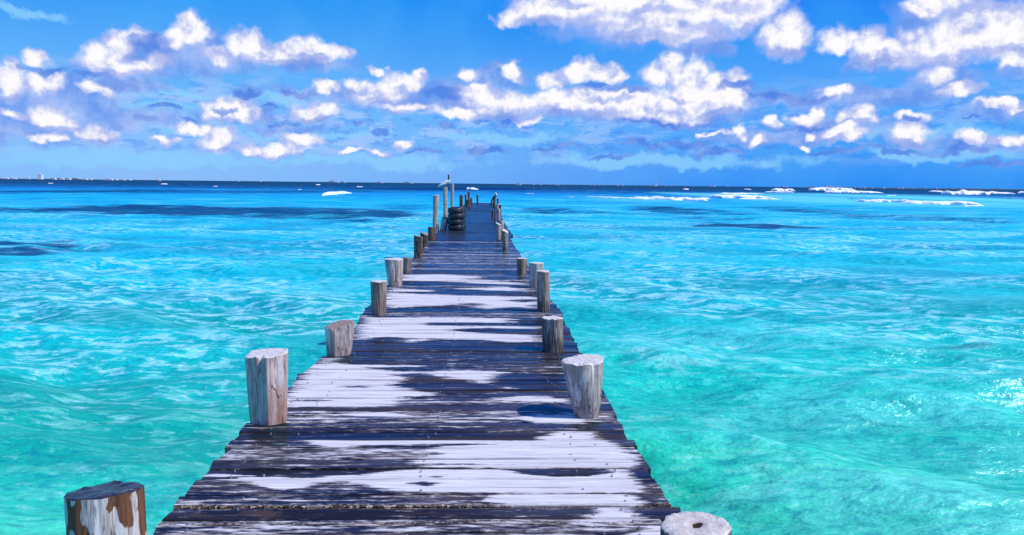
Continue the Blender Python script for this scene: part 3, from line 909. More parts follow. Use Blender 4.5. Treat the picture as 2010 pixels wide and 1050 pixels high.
def end_mat(name, c1, c2, wet=0.0, pith=0):
    m, M = new_mat(name)
    ox, oy, oz = M.sep(objco(M))
    pp = M.xyz(ox, oy, 0.0)
    wn = M.noise(pp, 8.0, 3, 0.5)
    rr = M.m('ADD', M.v('LENGTH', pp), M.m('MULTIPLY', wn, 0.03))
    ring = M.m('SINE', M.m('MULTIPLY', rr, 420.0))
    n_ = M.noise(pp, 26.0, 5, 0.7)
    col = M.mix(M.rng(n_, 0.35, 0.7), c1, c2)
    col = M.mix(M.rng(ring, 0.0, 1.0, 0.0, 0.05), col, (0.25, 0.2, 0.17, 1))
    ct = M.m('ABSOLUTE', M.m('SUBTRACT', M.noise(M.xyz(M.m('MULTIPLY', M.m('ARCTAN2', oy, ox), 1.2), M.m('MULTIPLY', rr, 2.0), 0.0), 3.0, 3, 0.5, '2D'), 0.5))
    col = M.mix(M.rng(ct, 0.012, 0.0, 0.0, 0.7), col, (0.12, 0.08, 0.06, 1))
    bl = M.noise(pp, 14.0, 4, 0.6)
    col = M.mix(M.rng(bl, 0.58, 0.70, 0.0, 0.6), col, (0.30, 0.22, 0.19, 1))
    edge_d = M.rng(M.m('ADD', M.v('LENGTH', pp), M.m('MULTIPLY', n_, 0.03)), 0.150, 0.165)
    if pith:
        q_ = M.v('SUBTRACT', pp, (0.012, 0.01, 0.0))
        dd = M.m('ADD', M.v('LENGTH', M.v('MULTIPLY', q_, (1.0, 1.3, 0))), M.m('MULTIPLY', M.m('SUBTRACT', n_, 0.5), 0.02))
        col = M.mix(M.rng(dd, 0.055, 0.02, 0.0, 0.5), col, (0.35, 0.25, 0.20, 1))
        col = M.mix(M.rng(dd, 0.024, 0.018), col, (0.03, 0.015, 0.01, 1))
        col = M.mix(M.m('MULTIPLY', edge_d, 0.5), col, (0.22, 0.12, 0.08, 1))
    finish(M, col, 0.75 - 0.5 * wet, bump(M, M.m('ADD', M.m('MULTIPLY', ring, 0.04), n_), 0.6, 0.006), spec=0.4)
    return m


LW = (0.76, 0.69, 0.68, 1); MWd = (0.35, 0.26, 0.23, 1); DK = (0.10, 0.075, 0.07, 1)
PM = {
    'white': post_mat('weathered_white_wood', LW, MWd, DK, 0.35, (0.28, 0.13, 0.07, 1), seed=1),
    'pink': post_mat('pinkish_split_wood', (0.82, 0.72, 0.71, 1), (0.50, 0.33, 0.29, 1), (0.17, 0.08, 0.06, 1), 0.95, (0.33, 0.13, 0.06, 1), seed=3),
    'patch': post_mat('peeling_wood', (0.74, 0.72, 0.70, 1), (0.48, 0.42, 0.38, 1), (0.05, 0.045, 0.04, 1), patch=1.0, seed=5),
    'grey': post_mat('grey_brown_wood', (0.44, 0.35, 0.31, 1), (0.20, 0.14, 0.115, 1), (0.05, 0.035, 0.03, 1), 0.3, seed=7),
    'wetfoot': post_mat('grey_wood_with_wet_foot', (0.48, 0.39, 0.36, 1), (0.23, 0.16, 0.14, 1), (0.05, 0.04, 0.04, 1), 0.0, wet_h=0.12, seed=9),
    'brown': post_mat('brown_wood', (0.22, 0.14, 0.11, 1), (0.085, 0.05, 0.038, 1), (0.03, 0.02, 0.015, 1), 0.5, (0.20, 0.07, 0.03, 1), seed=11),
    'streak': post_mat('dark_wood_with_salt_streaks', (0.10, 0.065, 0.05, 1), (0.05, 0.032, 0.026, 1), (0.60, 0.52, 0.50, 1), 0.5, (0.16, 0.06, 0.03, 1), seed=12),
    'dark': post_mat('dark_wet_wood', (0.15, 0.11, 0.09, 1), (0.07, 0.05, 0.045, 1), (0.02, 0.015, 0.013, 1), 0.4, seed=13),
    'tall': post_mat('bleached_pole_wood', (0.66, 0.58, 0.50, 1), (0.42, 0.30, 0.22, 1), (0.10, 0.06, 0.05, 1), 0.9, (0.28, 0.12, 0.06, 1), seed=15),
}
EM = {
    'white': end_mat('bleached_end_grain', (0.54, 0.49, 0.46, 1), (0.80, 0.76, 0.72, 1)),
    'pith': end_mat('bleached_end_with_pith', (0.50, 0.44, 0.40, 1), (0.74, 0.69, 0.64, 1), pith=1),
    'wet': end_mat('wet_end_grain', (0.010, 0.012, 0.022, 1), (0.04, 0.036, 0.045, 1), 0.9),
    'brown': end_mat('brown_end_grain', (0.22, 0.15, 0.12, 1), (0.42, 0.33, 0.30, 1)),
}


def make_post(label, x, y, h, rb, rt, mat, emat, seed, lean=(0, 0), cut=(0, 0), facets=(), notch=None, group='posts along the jetty', detail=1, depth=2.6, flare=0.0, pith=False):
    """tapered log: rings from the sea bed to the sawn top. returns the thing"""
    rs = np.random.RandomState(seed)
    if not detail:
        cut = (rs.uniform(-0.45, 0.45), rs.uniform(-0.3, 0.3)) if h > 0.3 else (0.2, 0.1)
    nseg = 120 if detail else 20
    nring = 60 if detail else 14
    zz = np.concatenate([np.linspace(-depth, -0.05, 8), np.linspace(0.0, 1.0, nring) * h])
    tz = np.clip(zz / h, 0, 1)
    rad = rb + (rt - rb) * (tz ** (0.8 if flare == 0 else flare))
    rad[zz < 0] = min(rb, rt) * 0.98
    th = np.linspace(0, 2 * math.pi, nseg, endpoint=False)
    T, Z = np.meshgrid(th, zz)
    RD = rad[:, None] * np.ones_like(T)
    lob = 0.05 * np.sin(2 * T + rs.uniform(0, 6)) + 0.03 * np.sin(3 * T + rs.uniform(0, 6) + Z * 2) + 0.014 * np.sin(5 * T + rs.uniform(0, 6))
    nn = noise2((np.cos(T) + 2) * 6, (np.sin(T) + 2) * 6 + Z * 1.2, seed, 4) * 0.034
    grv = noise2((np.cos(T) + 2) * 22, (np.sin(T) + 2) * 22 + Z * 0.8, seed + 9, 3) * 0.010
    split = 0
    for k in range(5 if detail else 2):
        a0 = rs.uniform(0, 6.283); z0 = rs.uniform(0.1, 1.0); wd = rs.uniform(0.03, 0.07); ln = rs.uniform(0.15, 0.5)
        dth = np.angle(np.exp(1j * (T - a0 - 0.15 * np.sin(Z * 7 + k))))
        split = split - rs.uniform(0.05, 0.13) * np.exp(-(dth / wd) ** 2) * np.clip(1.3 - np.abs(Z / h - z0) / ln, 0, 1)
    RD = RD * (1 + split + lob + (nn + grv) * (1 if detail else 2.2))
    for (ang, dist) in facets:       # flat adzed faces
        ca = np.cos(T - R(ang))
        lim = dist * rad[:, None] / np.maximum(ca, 1e-3)
        RD = np.where((ca > 0.05) & (RD > lim), lim * (1 + nn * 0.5), RD)
    X = RD * np.cos(T); Y = RD * np.sin(T)
    # slanted and uneven top cut
    sl = (X * cut[0] + Y * cut[1]) * np.clip(tz[:, None], 0, 1) ** 6
    Zt = Z + sl
    if notch:
        na, nw, ndp = notch
        dd = np.exp(-((np.angle(np.exp(1j * (T - R(na))))) / nw) ** 2)
        Zt -= dd * ndp * np.clip(tz[:, None], 0, 1) ** 12
        RD2 = 1 - dd * 0.20 * np.clip(tz[:, None], 0, 1) ** 3
        X *= RD2; Y *= RD2
    Zt += (noise2(T * 3, T * 0 + seed, seed + 4, 3) * 0.006 + noise2(T * 9, T * 0 + seed, seed + 8, 3) * 0.0022) * np.clip(tz[:, None], 0, 1) ** 12
    X = X + lean[0] * np.maximum(Z, 0); Y = Y + lean[1] * np.maximum(Z, 0)
    V = np.stack([X, Y, Zt], -1)
    shaft_v = V.reshape(-1, 3)
    q = grid_quads(len(zz), nseg, True)
    topring = V[-1]
    c = topring.mean(0)
    rings = [1.0, 0.97, 0.8, 0.6, 0.4, 0.2, 0.06]
    cap = []
    for k, s in enumerate(rings):
        rg = c + (topring - c) * s
        up = 0.004 if s < 1 else 0.0
        rg = rg.copy()
        if s < 1:
            pl_ = c[2] + cut[0] * (rg[:, 0] - c[0]) + cut[1] * (rg[:, 1] - c[1])
            pr_ = c[2] + cut[0] * (topring[:, 0] - c[0]) + cut[1] * (topring[:, 1] - c[1])
            rg[:, 2] = pl_ + (topring[:, 2] - pr_) * s ** 7
        rg[:, 2] += up + (noise2(rg[:, 0] * 30 + 7, rg[:, 1] * 30 + 7, seed + 2, 3) * 0.004 if s < 0.97 else 0)
        if pith and s < 0.25:
            rg[:, 2] -= 0.02 * (0.25 - s) / 0.25
        cap.append(rg)
    cap = np.stack(cap)
    cq = grid_quads(len(rings), nseg, True)
    cap_v = cap.reshape(-1, 3)
    last = (len(rings) - 1) * nseg
    if detail:
        t = empty('wooden_post', (x, y, 0), label, 'post', group)
        mesh_np('shaft', shaft_v, q, PM[mat], t)
        cv = np.vstack([cap_v, [cap[-1].mean(0)]])
        fl = [tuple(f) for f in cq.tolist()] + [(last + j, last + (j + 1) % nseg, len(cv) - 1) for j in range(nseg)]
        mesh_np('cut_top', cv, fl, EM[emat], t)
        return t
    cv = np.vstack([shaft_v, cap_v, [cap[-1].mean(0)]])
    o0 = len(shaft_v)
    fl = [tuple(f) for f in q.tolist()] + [tuple(f) for f in (cq + o0).tolist()] + [(o0 + last + j, o0 + last + (j + 1) % nseg, len(cv) - 1) for j in range(nseg)]
    mi = [0] * len(q) + [1] * (len(fl) - len(q))
    o = mesh_np('wooden_post', cv, fl, [PM[mat], EM[emat]], None, True, mi, (x, y, 0))
    return tag(o, label, 'post', group)


def post_px(label, x0, x1, ybase, ytop, mat, emat, seed, wtop=None, base_x=None, **kw):
    """place a post from its measured photo outline: foot width x0..x1 at ybase, top at ytop"""
    cx = (x0 + x1) / 2
    b = at_z(cx, ybase, 0.0)
    rb = (x1 - x0) / 2 * b.y / F
    y = b.y + rb * 0.9
    rt = rb if wtop is None else (wtop / 2) * y / F
    topc = kw.pop('topx', cx)
    tp = at_y(topc, ytop, y)
    h = tp.z
    bx = at_y(cx, ybase, y).x
    lean = ((tp.x - bx) / h, kw.pop('leany', 0.0))
    return make_post(label, bx, y, h, rb, rt, mat, emat, seed, lean=lean, **kw)


# nearest pair (their feet are below the picture)
def low_post(label, x0, x1, ytop, Y, mat, emat, seed, **kw):
    cx = (x0 + x1) / 2
    tp = at_y(cx, ytop, Y)
    r = (x1 - x0) / 2 * Y / F
    return make_post(label, tp.x, Y, tp.z, r, r, mat, emat, seed, **kw)


low_post('stout post with brown peeling patches and dark wet top, nearest on the left', 141, 274, 963, 3.02, 'patch', 'wet', 21, cut=(0.05, -0.13))
low_post('pale round post top with a small dark pith hole, nearest on the right', 1298, 1433, 1032, 3.0, 'grey', 'pith', 22, cut=(0.03, 0.0), pith=True)
post_px('wide split pinkish post with a sawn flat face, second on the left edge', 489, 568, 838, 694, 'pink', 'white', 23, wtop=92, topx=524,
        facets=((250, 0.72), (305, 0.80), (180, 0.85), (10, 0.85)), notch=(262, 0.16, 0.03), cut=(0.05, 0.02))
post_px('bulky bleached white post tapering down to its foot, notched top, on the right edge', 1128, 1177, 822, 706, 'white', 'white', 24, wtop=88, topx=1145,
        notch=(295, 0.25, 0.025), flare=0.75, cut=(0.06, 0.0))
post_px('short thick split post, third on the left', 642, 690, 699, 637, 'white', 'brown', 25, wtop=58, topx=668,
        notch=(262, 0.2, 0.02), cut=(0.12, 0.1), facets=((300, 0.8),))
post_px('plain grey cylinder post with white sawn top and dark foot, third on the right', 1066, 1105, 692, 624, 'wetfoot', 'white', 26, wtop=41, topx=1084)
post_px('slim round grey brown post, fourth on the left edge', 731, 758, 620, 552, 'grey', 'white', 27, wtop=31, topx=744)
post_px('tall straight post with a dark knot near its top, on the right', 1054, 1080, 613, 532, 'wetfoot', 'white', 28, wtop=27, topx=1066)
post_px('pale post widening upwards with a vertical split, fifth on the left edge', 762, 789, 562, 508, 'white', 'white', 29, wtop=37, topx=773, notch=(330, .3, .02))
post_px('short grey stump tucked close behind the pale split post on the left', 792, 806, 537, 506, 'grey', 'brown', 30, wtop=18, topx=800)
post_px('pale post half hidden behind the tall knot hole post on the right', 1040, 1062, 566, 516, 'white', 'white', 31, wtop=27, topx=1053)
post_px('short pale stump with a broken brown side, alone beyond the right hand pair', 1016, 1033, 541, 507, 'grey', 'white', 32, wtop=22, topx=1024)
post_px('dark post streaked with white, foremost of the dark cluster on the left', 813, 829, 509, 464, 'streak', 'brown', 33, wtop=18, detail=0, topx=821)
post_px('darkest short post behind the white streaked one on the left', 826, 840, 487, 458, 'dark', 'brown', 34, wtop=15, detail=0)
post_px('rust brown post on the left just before the tall bleached pole', 841, 854, 472, 446, 'brown', 'brown', 35, wtop=14, detail=0)
post_px('tall bleached pole without a bird, leftmost pole beside the tyres', 849, 858, 446, 383, 'tall', 'white', 36, wtop=12, topx=856, detail=0)
post_px('stubby light chip post leaning at the foot of the tall bleached pole', 856, 862, 452, 438, 'white', 'white', 37, detail=0)
post_px('leaning pinkish brown stump at the left foot of the tyre stack', 864, 875, 452, 428, 'pink', 'brown', 38, wtop=14, topx=874, detail=0)
post_px('tall brown pole carrying the perched bird, left of the tyres', 870, 878, 424, 368, 'tall', 'brown', 39, wtop=9, topx=874, detail=0)
post_px('tall thin pole standing behind the tyres, right of the bird pole', 884, 890, 416, 361, 'tall', 'brown', 40, wtop=6.5, topx=888, detail=0)
post_px('short brown post directly beyond the tyres', 902, 909, 408, 384, 'brown', 'brown', 41, detail=0)
post_px('short dark post second beyond the tyres', 912, 916, 405, 381, 'dark', 'brown', 42, detail=0)
post_px('thin dark post rising highest among those beyond the tyres', 918, 922, 404, 376, 'dark', 'brown', 43, detail=0)
post_px('reddish stump at the foot of the thin dark post', 914, 924, 406, 392, 'brown', 'brown', 44, detail=0)
post_px('low dark stump last on the left edge of the jetty', 923, 927, 401, 388, 'dark', 'brown', 45, detail=0)
post_px('lone dark post with a white cap at the seaward end of the jetty', 935.5, 939, 398, 382, 'dark', 'white', 46, detail=0)
post_px('pale tapered post, nearest of the narrow right hand cluster', 986, 997, 495, 453, 'wetfoot', 'white', 47, wtop=13, topx=991.5, detail=0)
post_px('white post with a black bolt hole on the inner side of the right hand cluster', 974.5, 982, 471, 439, 'white', 'white', 48, wtop=9.5, topx=978, detail=0)
post_px('whitish post behind the bolt hole post on the right', 980, 988, 462, 433, 'white', 'white', 49, wtop=9.5, topx=984, detail=0)
post_px('pale post in the middle of the far right row', 976, 982, 433, 410, 'white', 'white', 50, detail=0)
post_px('dark inner post of the far right row', 965, 969, 429, 412, 'dark', 'brown', 51, detail=0)
post_px('small white post near the far end on the right', 973.5, 978.5, 414, 401, 'white', 'white', 52, detail=0)
post_px('dark brown post under the right hand bird', 968, 973, 406, 387, 'brown', 'brown', 53, detail=0)
post_px('dark leaning post left of the right hand bird at the jetty end', 962.5, 966, 402, 391, 'dark', 'brown', 54, topx=966, detail=0)
post_px('short brown post right of the right hand bird', 975, 979, 404, 389, 'brown', 'brown', 55, detail=0)

post_px('thin brown post inside the far right row, below the white ones', 970, 974, 437, 413, 'brown', 'brown', 56, detail=0)
post_px('thin pale post tucked behind the whitish right hand pair', 985.5, 989.5, 453, 430, 'white', 'white', 57, detail=0)
post_px('tiny dark stump outside the far right row', 979, 984, 411, 402, 'dark', 'brown', 58, detail=0)
post_px('black topped post hidden behind the nearest pale tapered right hand post', 990, 997.5, 466, 449, 'dark', 'brown', 59, detail=0)
# knot hole, bolt holes
mh, M = new_mat('dark_hole')
finish(M, (0.012, 0.008, 0.006, 1), 0.9)

# ------------------------------------------------------------------ tyres
mt, M = new_mat('tyre_rubber')
finish(M, M.mix(M.noise(objco(M), 9.0, 4, 0.6), (0.012, 0.013, 0.018, 1), (0.035, 0.036, 0.045, 1)), 0.42, spec=0.5)
n = 48
prof = [(0.155, 0.02), (0.16, 0.0), (0.20, -0.006), (0.26, 0.0), (0.292, 0.018), (0.300, 0.05), (0.296, 0.066), (0.302, 0.072), (0.304, 0.095), (0.302, 0.118), (0.296, 0.124), (0.300, 0.14), (0.292, 0.172),
        (0.26, 0.19), (0.20, 0.196), (0.16, 0.19), (0.155, 0.17), (0.17, 0.16), (0.24, 0.15), (0.262, 0.12), (0.265, 0.095), (0.262, 0.07), (0.24, 0.04), (0.17, 0.03)]
prof = np.array(prof)
th = np.linspace(0, 2 * math.pi, n, endpoint=False)
tv = np.stack([prof[:, 0][:, None] * np.cos(th), prof[:, 0][:, None] * np.sin(th), prof[:, 1][:, None] + 0 * th], -1)
m_ = len(prof)
i = np.arange(m_)[:, None]; j = np.arange(n)[None, :]
tq = np.stack([i * n + j, i * n + (j + 1) % n, ((i + 1) % m_) * n + (j + 1) % n, ((i + 1) % m_) * n + j], -1).reshape(-1, 4)
ty0 = mesh_np('tyre', tv.reshape(-1, 3), tq, mt)
fr = at_z(894, 453); bk = at_z(899, 449)
fx, fy = fr.x, fr.y + 0.3
bx, by = at_y(899, 420, fy + 1.1).x, fy + 1.1
names_f = ['bottom tyre of the front stack on the jetty deck', 'second tyre from the bottom of the front stack', 'third tyre from the bottom of the front stack', 'top tyre of the front stack beside the walkway']
names_b = ['bottom tyre of the rear stack', 'second tyre up in the rear stack', 'third tyre up in the rear stack', 'topmost tyre of the rear stack rising above the front one']
first = True
for nm, (sx, sy), lst in (('f', (fx, fy), names_f), ('b', (bx, by), names_b)):
    for k, lb in enumerate(lst):
        o = ty0 if first else ty0.copy()
        if not first: C.objects.link(o)
        first = False
        s = 0.94 + 0.03 * ((k * 7) % 3)
        o.location = (sx + (0.012, -0.018, 0.02, -0.006, 0.015)[k], sy, 0.012 + k * 0.1975)
        o.scale = (s, s, 1.0)
        o.rotation_euler = (0, 0, k * 0.7)
        tag(o, 'black worn ' + lb if 'tyre' in lb else lb, 'tyre', 'old tyres stacked on the jetty')

# ------------------------------------------------------------------ cups
mc, M = new_mat('white_plastic')
finish(M, (0.82, 0.82, 0.84, 1), 0.35)


def cup(px_, py_, label, r=0.045, h_=0.10):
    q_ = at_z(px_, py_)
    n = 24
    pr = [(0.0, 0.0), (r * 0.8, 0.0), (r, h_), (r * 1.06, h_ * 1.02), (r * 0.94, h_ * 1.0), (r * 0.76, 0.008), (0.0, 0.008)]
    th = np.linspace(0, 2 * math.pi, n, endpoint=False)
    pr = np.array(pr)
    v = np.stack([pr[:, 0][:, None] * np.cos(th), pr[:, 0][:, None] * np.sin(th), pr[:, 1][:, None] + 0 * th], -1).reshape(-1, 3)
    o = mesh_np('cup', v, grid_quads(len(pr), n, True), mc, None, True, None, (q_.x, q_.y, 0.006))
    tag(o, label, 'cup')


cup(837, 494, 'small white cup standing beside the dark streaked post on the left')
cup(918, 406, 'small white cup far out at the foot of the thin dark post')


# ------------------------------------------------------------------ birds (pelicans resting on posts)
def tube(path, radii, flat=1.0, n=14, sub=5):
    P_ = [Vector(a) for a in path]
    pts, rr = [], []
    for i in range(len(P_) - 1):
        p0 = P_[max(i - 1, 0)]; p1 = P_[i]; p2 = P_[i + 1]; p3 = P_[min(i + 2, len(P_) - 1)]
        for k in range(sub):
            t = k / sub
            pt = 0.5 * ((2 * p1) + (-p0 + p2) * t + (2 * p0 - 5 * p1 + 4 * p2 - p3) * t * t + (-p0 + 3 * p1 - 3 * p2 + p3) * t ** 3)
            pts.append(pt); rr.append(radii[i] * (1 - t) + radii[i + 1] * t)
    pts.append(P_[-1]); rr.append(radii[-1])
    V_ = []
    side = Vector((0, 1, 0))
    for i, pt in enumerate(pts):
        tg = (pts[min(i + 1, len(pts) - 1)] - pts[max(i - 1, 0)]).normalized()
        up = side.cross(tg).normalized()
        for j in range(n):
            a = 2 * math.pi * j / n
            V_.append(pt + side * math.cos(a) * rr[i] * flat + up * math.sin(a) * rr[i])
    F_ = [tuple(f) for f in grid_quads(len(pts), n, True).tolist()]
    F_.append(tuple(range(n))[::-1]); F_.append(tuple((len(pts) - 1) * n + j for j in range(n)))
    return [tuple(v) for v in V_], F_


mbw, M = new_mat('white_plumage')
finish(M, M.mix(M.rng(M.noise(objco(M), 14.0, 4, 0.6), 0.45, 0.65), (0.80, 0.78, 0.76, 1), (0.58, 0.55, 0.54, 1)), 0.8)
mbd, M = new_mat('dark_plumage')
finish(M, M.mix(M.noise(objco(M), 18.0, 4, 0.6), (0.03, 0.028, 0.03, 1), (0.10, 0.085, 0.08, 1)), 0.7)
mbl, M = new_mat('bird_bill')
finish(M, (0.34, 0.25, 0.16, 1), 0.5)


def add_part(name, vf, m, parent):
    return mesh_np(name, vf[0], vf[1], m, parent)


# bird on the tall pole: pale body slanting down to the left, dark neck held upright
pb = at_z(874, 424); Yb = pb.y + 0.1
foot = at_y(874, 368, Yb)
k_ = Yb / F
b1 = empty('pelican', (foot.x, Yb, foot.z), 'pelican with pale slanting body and dark upright neck perched on the tall brown pole', 'bird')
def bp(px_, py_): return ((px_ - 874) * k_, 0.0, (368 - py_) * k_)
add_part('body', tube([bp(860, 366.5), bp(863, 364), bp(868, 361), bp(874, 358.5), bp(879, 356.5), bp(881.3, 354.5), bp(880.8, 350), bp(880.2, 346), bp(880.6, 343.4), bp(881.6, 343)],
                      [0.015, 0.04, 0.075, 0.10, 0.085, 0.06, 0.032, 0.028, 0.042, 0.02], 0.85), mbw, b1)
add_part('neck_plumage', tube([bp(881.0, 353.5), bp(880.6, 350), bp(880.1, 346), bp(880.5, 343.2), bp(881.0, 342.6)], [0.05, 0.040, 0.036, 0.048, 0.012], 1.0), mbd, b1)
add_part('bill', tube([bp(881.2, 344.2), bp(882.3, 347.5), bp(882.8, 351.5)], [0.018, 0.016, 0.004], 0.6), mbl, b1)
add_part('wing', tube([bp(860.8, 367.2), bp(866, 363.6), bp(872, 360.8), bp(877, 358.8)], [0.012, 0.045, 0.06, 0.02], 1.9), mbw, b1)
for s in (-1, 1):
    add_part('leg', tube([(0.0, s * 0.03, -0.02), (0.01, s * 0.03, 0.05), (0.02, s * 0.03, 0.17)], [0.012, 0.010, 0.02]), mbl, b1)

# bird on the right: dark body facing the camera side, white head and bill tucked down
pc = at_z(970.5, 406); Yc = pc.y
fc = at_y(970.5, 387, Yc)
k2 = Yc / F
b2 = empty('pelican', (fc.x, Yc, fc.z), 'pelican with white head and tucked bill on the dark post at the right far end', 'bird')
def bq(px_, py_): return ((px_ - 970.5) * k2, -0.02, (387 - py_) * k2)
add_part('body', tube([bq(966, 391.5), bq(968, 389), bq(970.6, 386.5), bq(973, 383.8), bq(973.8, 381.4), bq(972.6, 379.6), bq(971.0, 380.2)], [0.02, 0.07, 0.115, 0.085, 0.045, 0.045, 0.03], 0.9), mbd, b2)
add_part('head_plumage', tube([bq(974.2, 384.0), bq(974.1, 381.2), bq(972.6, 379.3), bq(970.6, 380.6)], [0.045, 0.052, 0.058, 0.03], 1.0), mbw, b2)
add_part('bill', tube([bq(970.8, 380.4), bq(969.6, 384.5), bq(969.2, 390.0)], [0.036, 0.030, 0.008], 0.8), mbw, b2)
for s in (-1, 1):
    add_part('leg', tube([(0.0, s * 0.03, -0.02), (0.0, s * 0.03, 0.04), (0.0, s * 0.03, 0.10)], [0.012, 0.010, 0.02]), mbl, b2)

# ------------------------------------------------------------------ far shore, buildings, boats
FAR = 3600.0
KF = FAR / F
mg, M = new_mat('far_vegetation')
finish(M, M.mix(M.noise(pos(M), 0.03, 5, 0.6), (0.03, 0.06, 0.07, 1), (0.07, 0.10, 0.10, 1)), 0.9)
mwb, M = new_mat('white_render')
finish(M, M.mix(M.noise(objco(M), 0.2, 3, 0.5), (0.74, 0.74, 0.76, 1), (0.84, 0.84, 0.84, 1)), 0.8)
msh, M = new_mat('hull_paint_dark')
finish(M, (0.10, 0.13, 0.20, 1), 0.5)
mrf, M = new_mat('roof_tiles_far')
finish(M, (0.30, 0.20, 0.20, 1), 0.8)
mgl, M = new_mat('window_glass_far')
finish(M, (0.03, 0.05, 0.08, 1), 0.2)


def shore(x0, x1, hp, seed, base_py=None):
    n = 160
    u = np.linspace(0, 1, n)
    pxs = x0 + (x1 - x0) * u
    X = np.array([at_y(a, 360, FAR + 80).x for a in pxs])
    ends = np.clip(np.minimum(u, 1 - u) / 0.08, 0, 1) ** 0.5
    H = (0.45 + 0.55 * np.clip(0.5 + 0.6 * noise2(u * 40, u * 0, seed, 4), 0, 1.4)) * hp * KF * ends
    prof = np.linspace(0, math.pi, 8)
    A, U = np.meshgrid(prof, u)
    Xg = X[:, None] + 0 * A
    Yg = FAR + 80 - np.cos(A) * 60
    Zg = WATER - 0.5 + np.sin(A) * H[:, None]
    o = mesh_np('far_shore', np.stack([Xg, Yg, Zg], -1).reshape(-1, 3), grid_quads(n, 8)[:, ::-1], mg)
    tag(o, kind='structure')


shore(-60, 250, 1.6, 3)
shore(105, 150, 3.2, 4)
shore(1570, 2080, 3.0, 5)
shore(1010, 1400, 1.0, 6)


def far_building(px_, wpx, hpx, label, group, roof=False, zoff=0.0):
    c_ = at_y(px_, 360, FAR)
    w_, h_ = wpx * KF, hpx * KF
    t = empty('building', (c_.x, FAR, WATER), label, 'building', group)
    v, f = box(-w_ / 2, w_ / 2, -8, 8, -1.0, h_ + zoff)
    mesh_np('wall', v, f, mwb, t, False)
    v, f = box(-w_ / 2 - 0.4, w_ / 2 + 0.4, -8.4, 8.4, h_ + zoff, h_ + zoff + 0.6)
    mesh_np('roof', v, f, mrf if roof else mwb, t, False)
    v, f = box(-w_ * 0.12, w_ * 0.16, -3, 4, h_ + zoff + 0.603, h_ + zoff + 2.8)
    mesh_np('roof_room', v, f, mwb, t, False)
    return t


gl_ = 'low white buildings on the far left shore'
for px_, w_, h_ in [(8, 8, 1.8), (15, 5, 1.5), (26, 4, 2.2), (31, 3, 1.6), (108, 5, 2.4), (122, 8, 2.2), (136, 6, 2.6), (168, 8, 2.0), (178, 5, 1.8), (208, 6, 2.2), (216, 10, 2.8), (228, 6, 2.2), (243, 4, 1.8), (256, 3, 1.6)]:
    far_building(px_, w_, h_, 'tiny low white building on the far left shoreline', gl_)
far_building(80, 7.5, 8.5, 'square white high block standing on the left horizon beside a white sail', None)
gr_ = 'white buildings scattered along the right horizon'
rr_ = random.Random(5)
for px_ in [1018, 1048, 1062, 1080, 1092, 1096, 1104, 1160, 1168, 1176, 1212, 1222, 1306, 1318, 1395, 1402, 1428, 1538, 1545, 1622, 1630, 1637, 1644, 1660, 1678, 1688, 1697, 1712, 1735, 1764, 1772, 1815, 1838, 1871, 1886]:
    tall = 1615 < px_ < 1650
    far_building(px_, rr_.uniform(1.6, 4.5), rr_.uniform(3.2, 5.0) if tall else rr_.uniform(1.6, 2.8), 'tiny white building on the low shore along the right horizon', gr_)
far_building(1287, 6, 6, 'white block rising alone above the horizon right of the jetty', None)


def sailboat(px_, h_px, Y, label, ybase=None):
    c_ = at_y(px_, 360, Y)
    k = Y / F
    H = h_px * k
    L = H * 0.85
    t = empty('sailboat', (c_.x, Y, WATER), label, 'sailboat', 'sailing boats on the horizon')
    secs = [(-0.5, 0.05), (-0.3, 0.11), (0.0, 0.14), (0.3, 0.09), (0.5, 0.01)]
    v = []
    for s, b in secs:
        v += [(s * L, -b * L, 0.10 * L), (s * L * 0.94, -b * L * 0.5, -0.06 * L), (s * L * 0.94, b * L * 0.5, -0.06 * L), (s * L, b * L, 0.10 * L)]
    f = []
    for a in range(4):
        for b in range(4):
            f.append((a * 4 + b, (a + 1) * 4 + b, (a + 1) * 4 + (b + 1) % 4, a * 4 + (b + 1) % 4))
    f += [(0, 1, 2, 3), (19, 18, 17, 16)]
    mesh_np('hull', v, f, mwb, t, False)
    mv, mf_ = box(-0.012 * L + 0.04 * L, 0.012 * L + 0.04 * L, -0.012 * L, 0.012 * L, 0.08 * L, H)
    mesh_np('mast', mv, mf_, mwb, t, False)

    def sail(nm, a, b, c):
        vs, fs = [], []
        m = 8
        for side in (0, 1):
            for i in range(m + 1):
                for j in range(m + 1 - i):
                    p = Vector(a) + (Vector(b) - Vector(a)) * (i / m) + (Vector(c) - Vector(a)) * (j / m)
                    belly = 4 * (i / m) * (1 - i / m) * (1 - j / m) * 0.06 * H
                    vs.append((p.x, -belly + side * 0.01 * L, p.z))
        def idx(i, j): return sum(m + 1 - q for q in range(i)) + j
        half = len(vs) // 2
        for i in range(m):
            for j in range(m - i):
                tr = [(idx(i, j), idx(i + 1, j), idx(i, j + 1))]
                if j < m - i - 1: tr.append((idx(i + 1, j), idx(i + 1, j + 1), idx(i, j + 1)))
                for q in tr:
                    fs.append(q); fs.append(tuple(w + half for w in q[::-1]))
        mesh_np(nm, vs, fs, mwb, t)
    sail('main_sail', (0.03 * L, 0, 0.16 * L), (-0.42 * L, 0, 0.18 * L), (0.03 * L, 0, 0.97 * H))
    sail('jib_sail', (0.48 * L, 0, 0.12 * L), (0.07 * L, 0, 0.18 * L), (0.06 * L, 0, 0.82 * H))


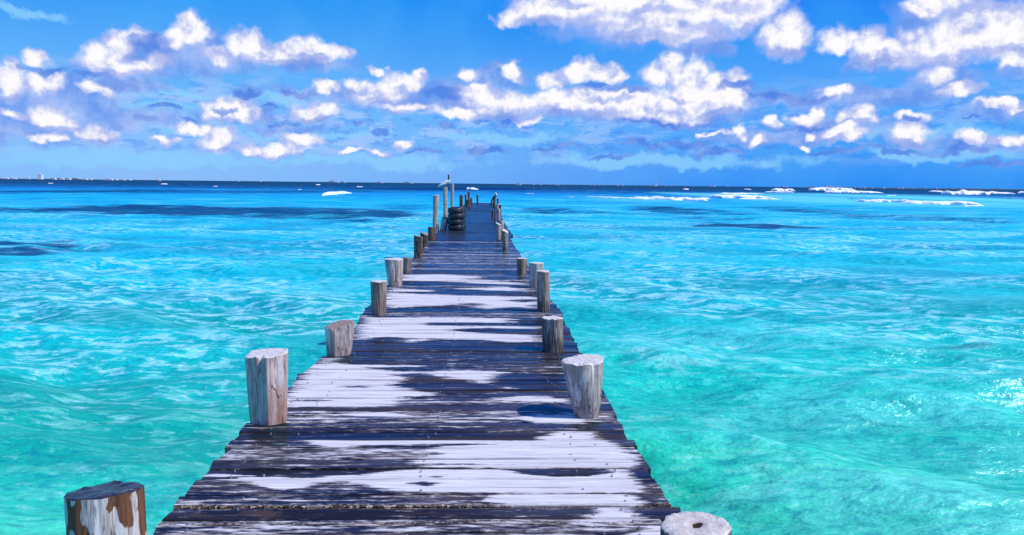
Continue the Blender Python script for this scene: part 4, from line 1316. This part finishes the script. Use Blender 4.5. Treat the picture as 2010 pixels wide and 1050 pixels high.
sailboat(56, 9.5, 2400, 'white sailing boat just left of the square white block on the horizon')
sailboat(311, 11.5, 2100, 'largest white sailing boat alone on the left horizon')
sailboat(468, 6, 3000, 'small white sail left of another small sail on the horizon')
sailboat(511, 7, 3000, 'slim small white sail right of its smaller neighbour, left of the jetty')


def ship(px_, wpx, hpx, Y, label, cat='ship'):
    c_ = at_y(px_, 360, Y)
    k = Y / F
    L, H = wpx * k, hpx * k
    t = empty('motor_ship', (c_.x, Y, WATER), label, cat)
    secs = [(-0.5, 0.06), (-0.45, 0.08), (0.25, 0.08), (0.42, 0.05), (0.5, 0.005)]
    v = []
    for s, b in secs:
        sh = 1.0 + (0.35 if s > 0.3 else 0)
        v += [(s * L, -b * L, 0.45 * H * sh), (s * L * 0.96, -b * L * 0.6, -0.1 * H), (s * L * 0.96, b * L * 0.6, -0.1 * H), (s * L, b * L, 0.45 * H * sh)]
    f = []
    for a in range(4):
        for b in range(4):
            f.append((a * 4 + b, (a + 1) * 4 + b, (a + 1) * 4 + (b + 1) % 4, a * 4 + (b + 1) % 4))
    f += [(0, 1, 2, 3), (19, 18, 17, 16)]
    mesh_np('hull', v, f, mwb, t, False)
    a, b = box(-0.38 * L, 0.18 * L, -0.06 * L, 0.06 * L, 0.46 * H, 0.8 * H)
    mesh_np('cabin', a, b, mwb, t, False)
    a, b = box(-0.28 * L, 0.05 * L, -0.05 * L, 0.05 * L, 0.803 * H, H)
    mesh_np('upper_deck', a, b, mrf, t, False)
    a, b = box(-0.36 * L, 0.16 * L, -0.0625 * L, -0.0603 * L, 0.55 * H, 0.68 * H)
    mesh_np('window_band', a, b, mgl, t, False)


ship(654, 24, 4.0, 2600, 'long low ship with dark roof on the horizon left of the jetty')
ship(673, 12, 3.0, 2600, 'short white ship right behind the long low one')
ship(745, 14, 3.2, 2800, 'small white ship on the horizon between the long low ship and the poles')
ship(800, 22, 3.6, 2800, 'white ship on the horizon nearest the bird pole')
ship(1000 + 18, 11, 4.5, 2400, 'white motor boat on the horizon just right of the jetty end', 'motor boat')
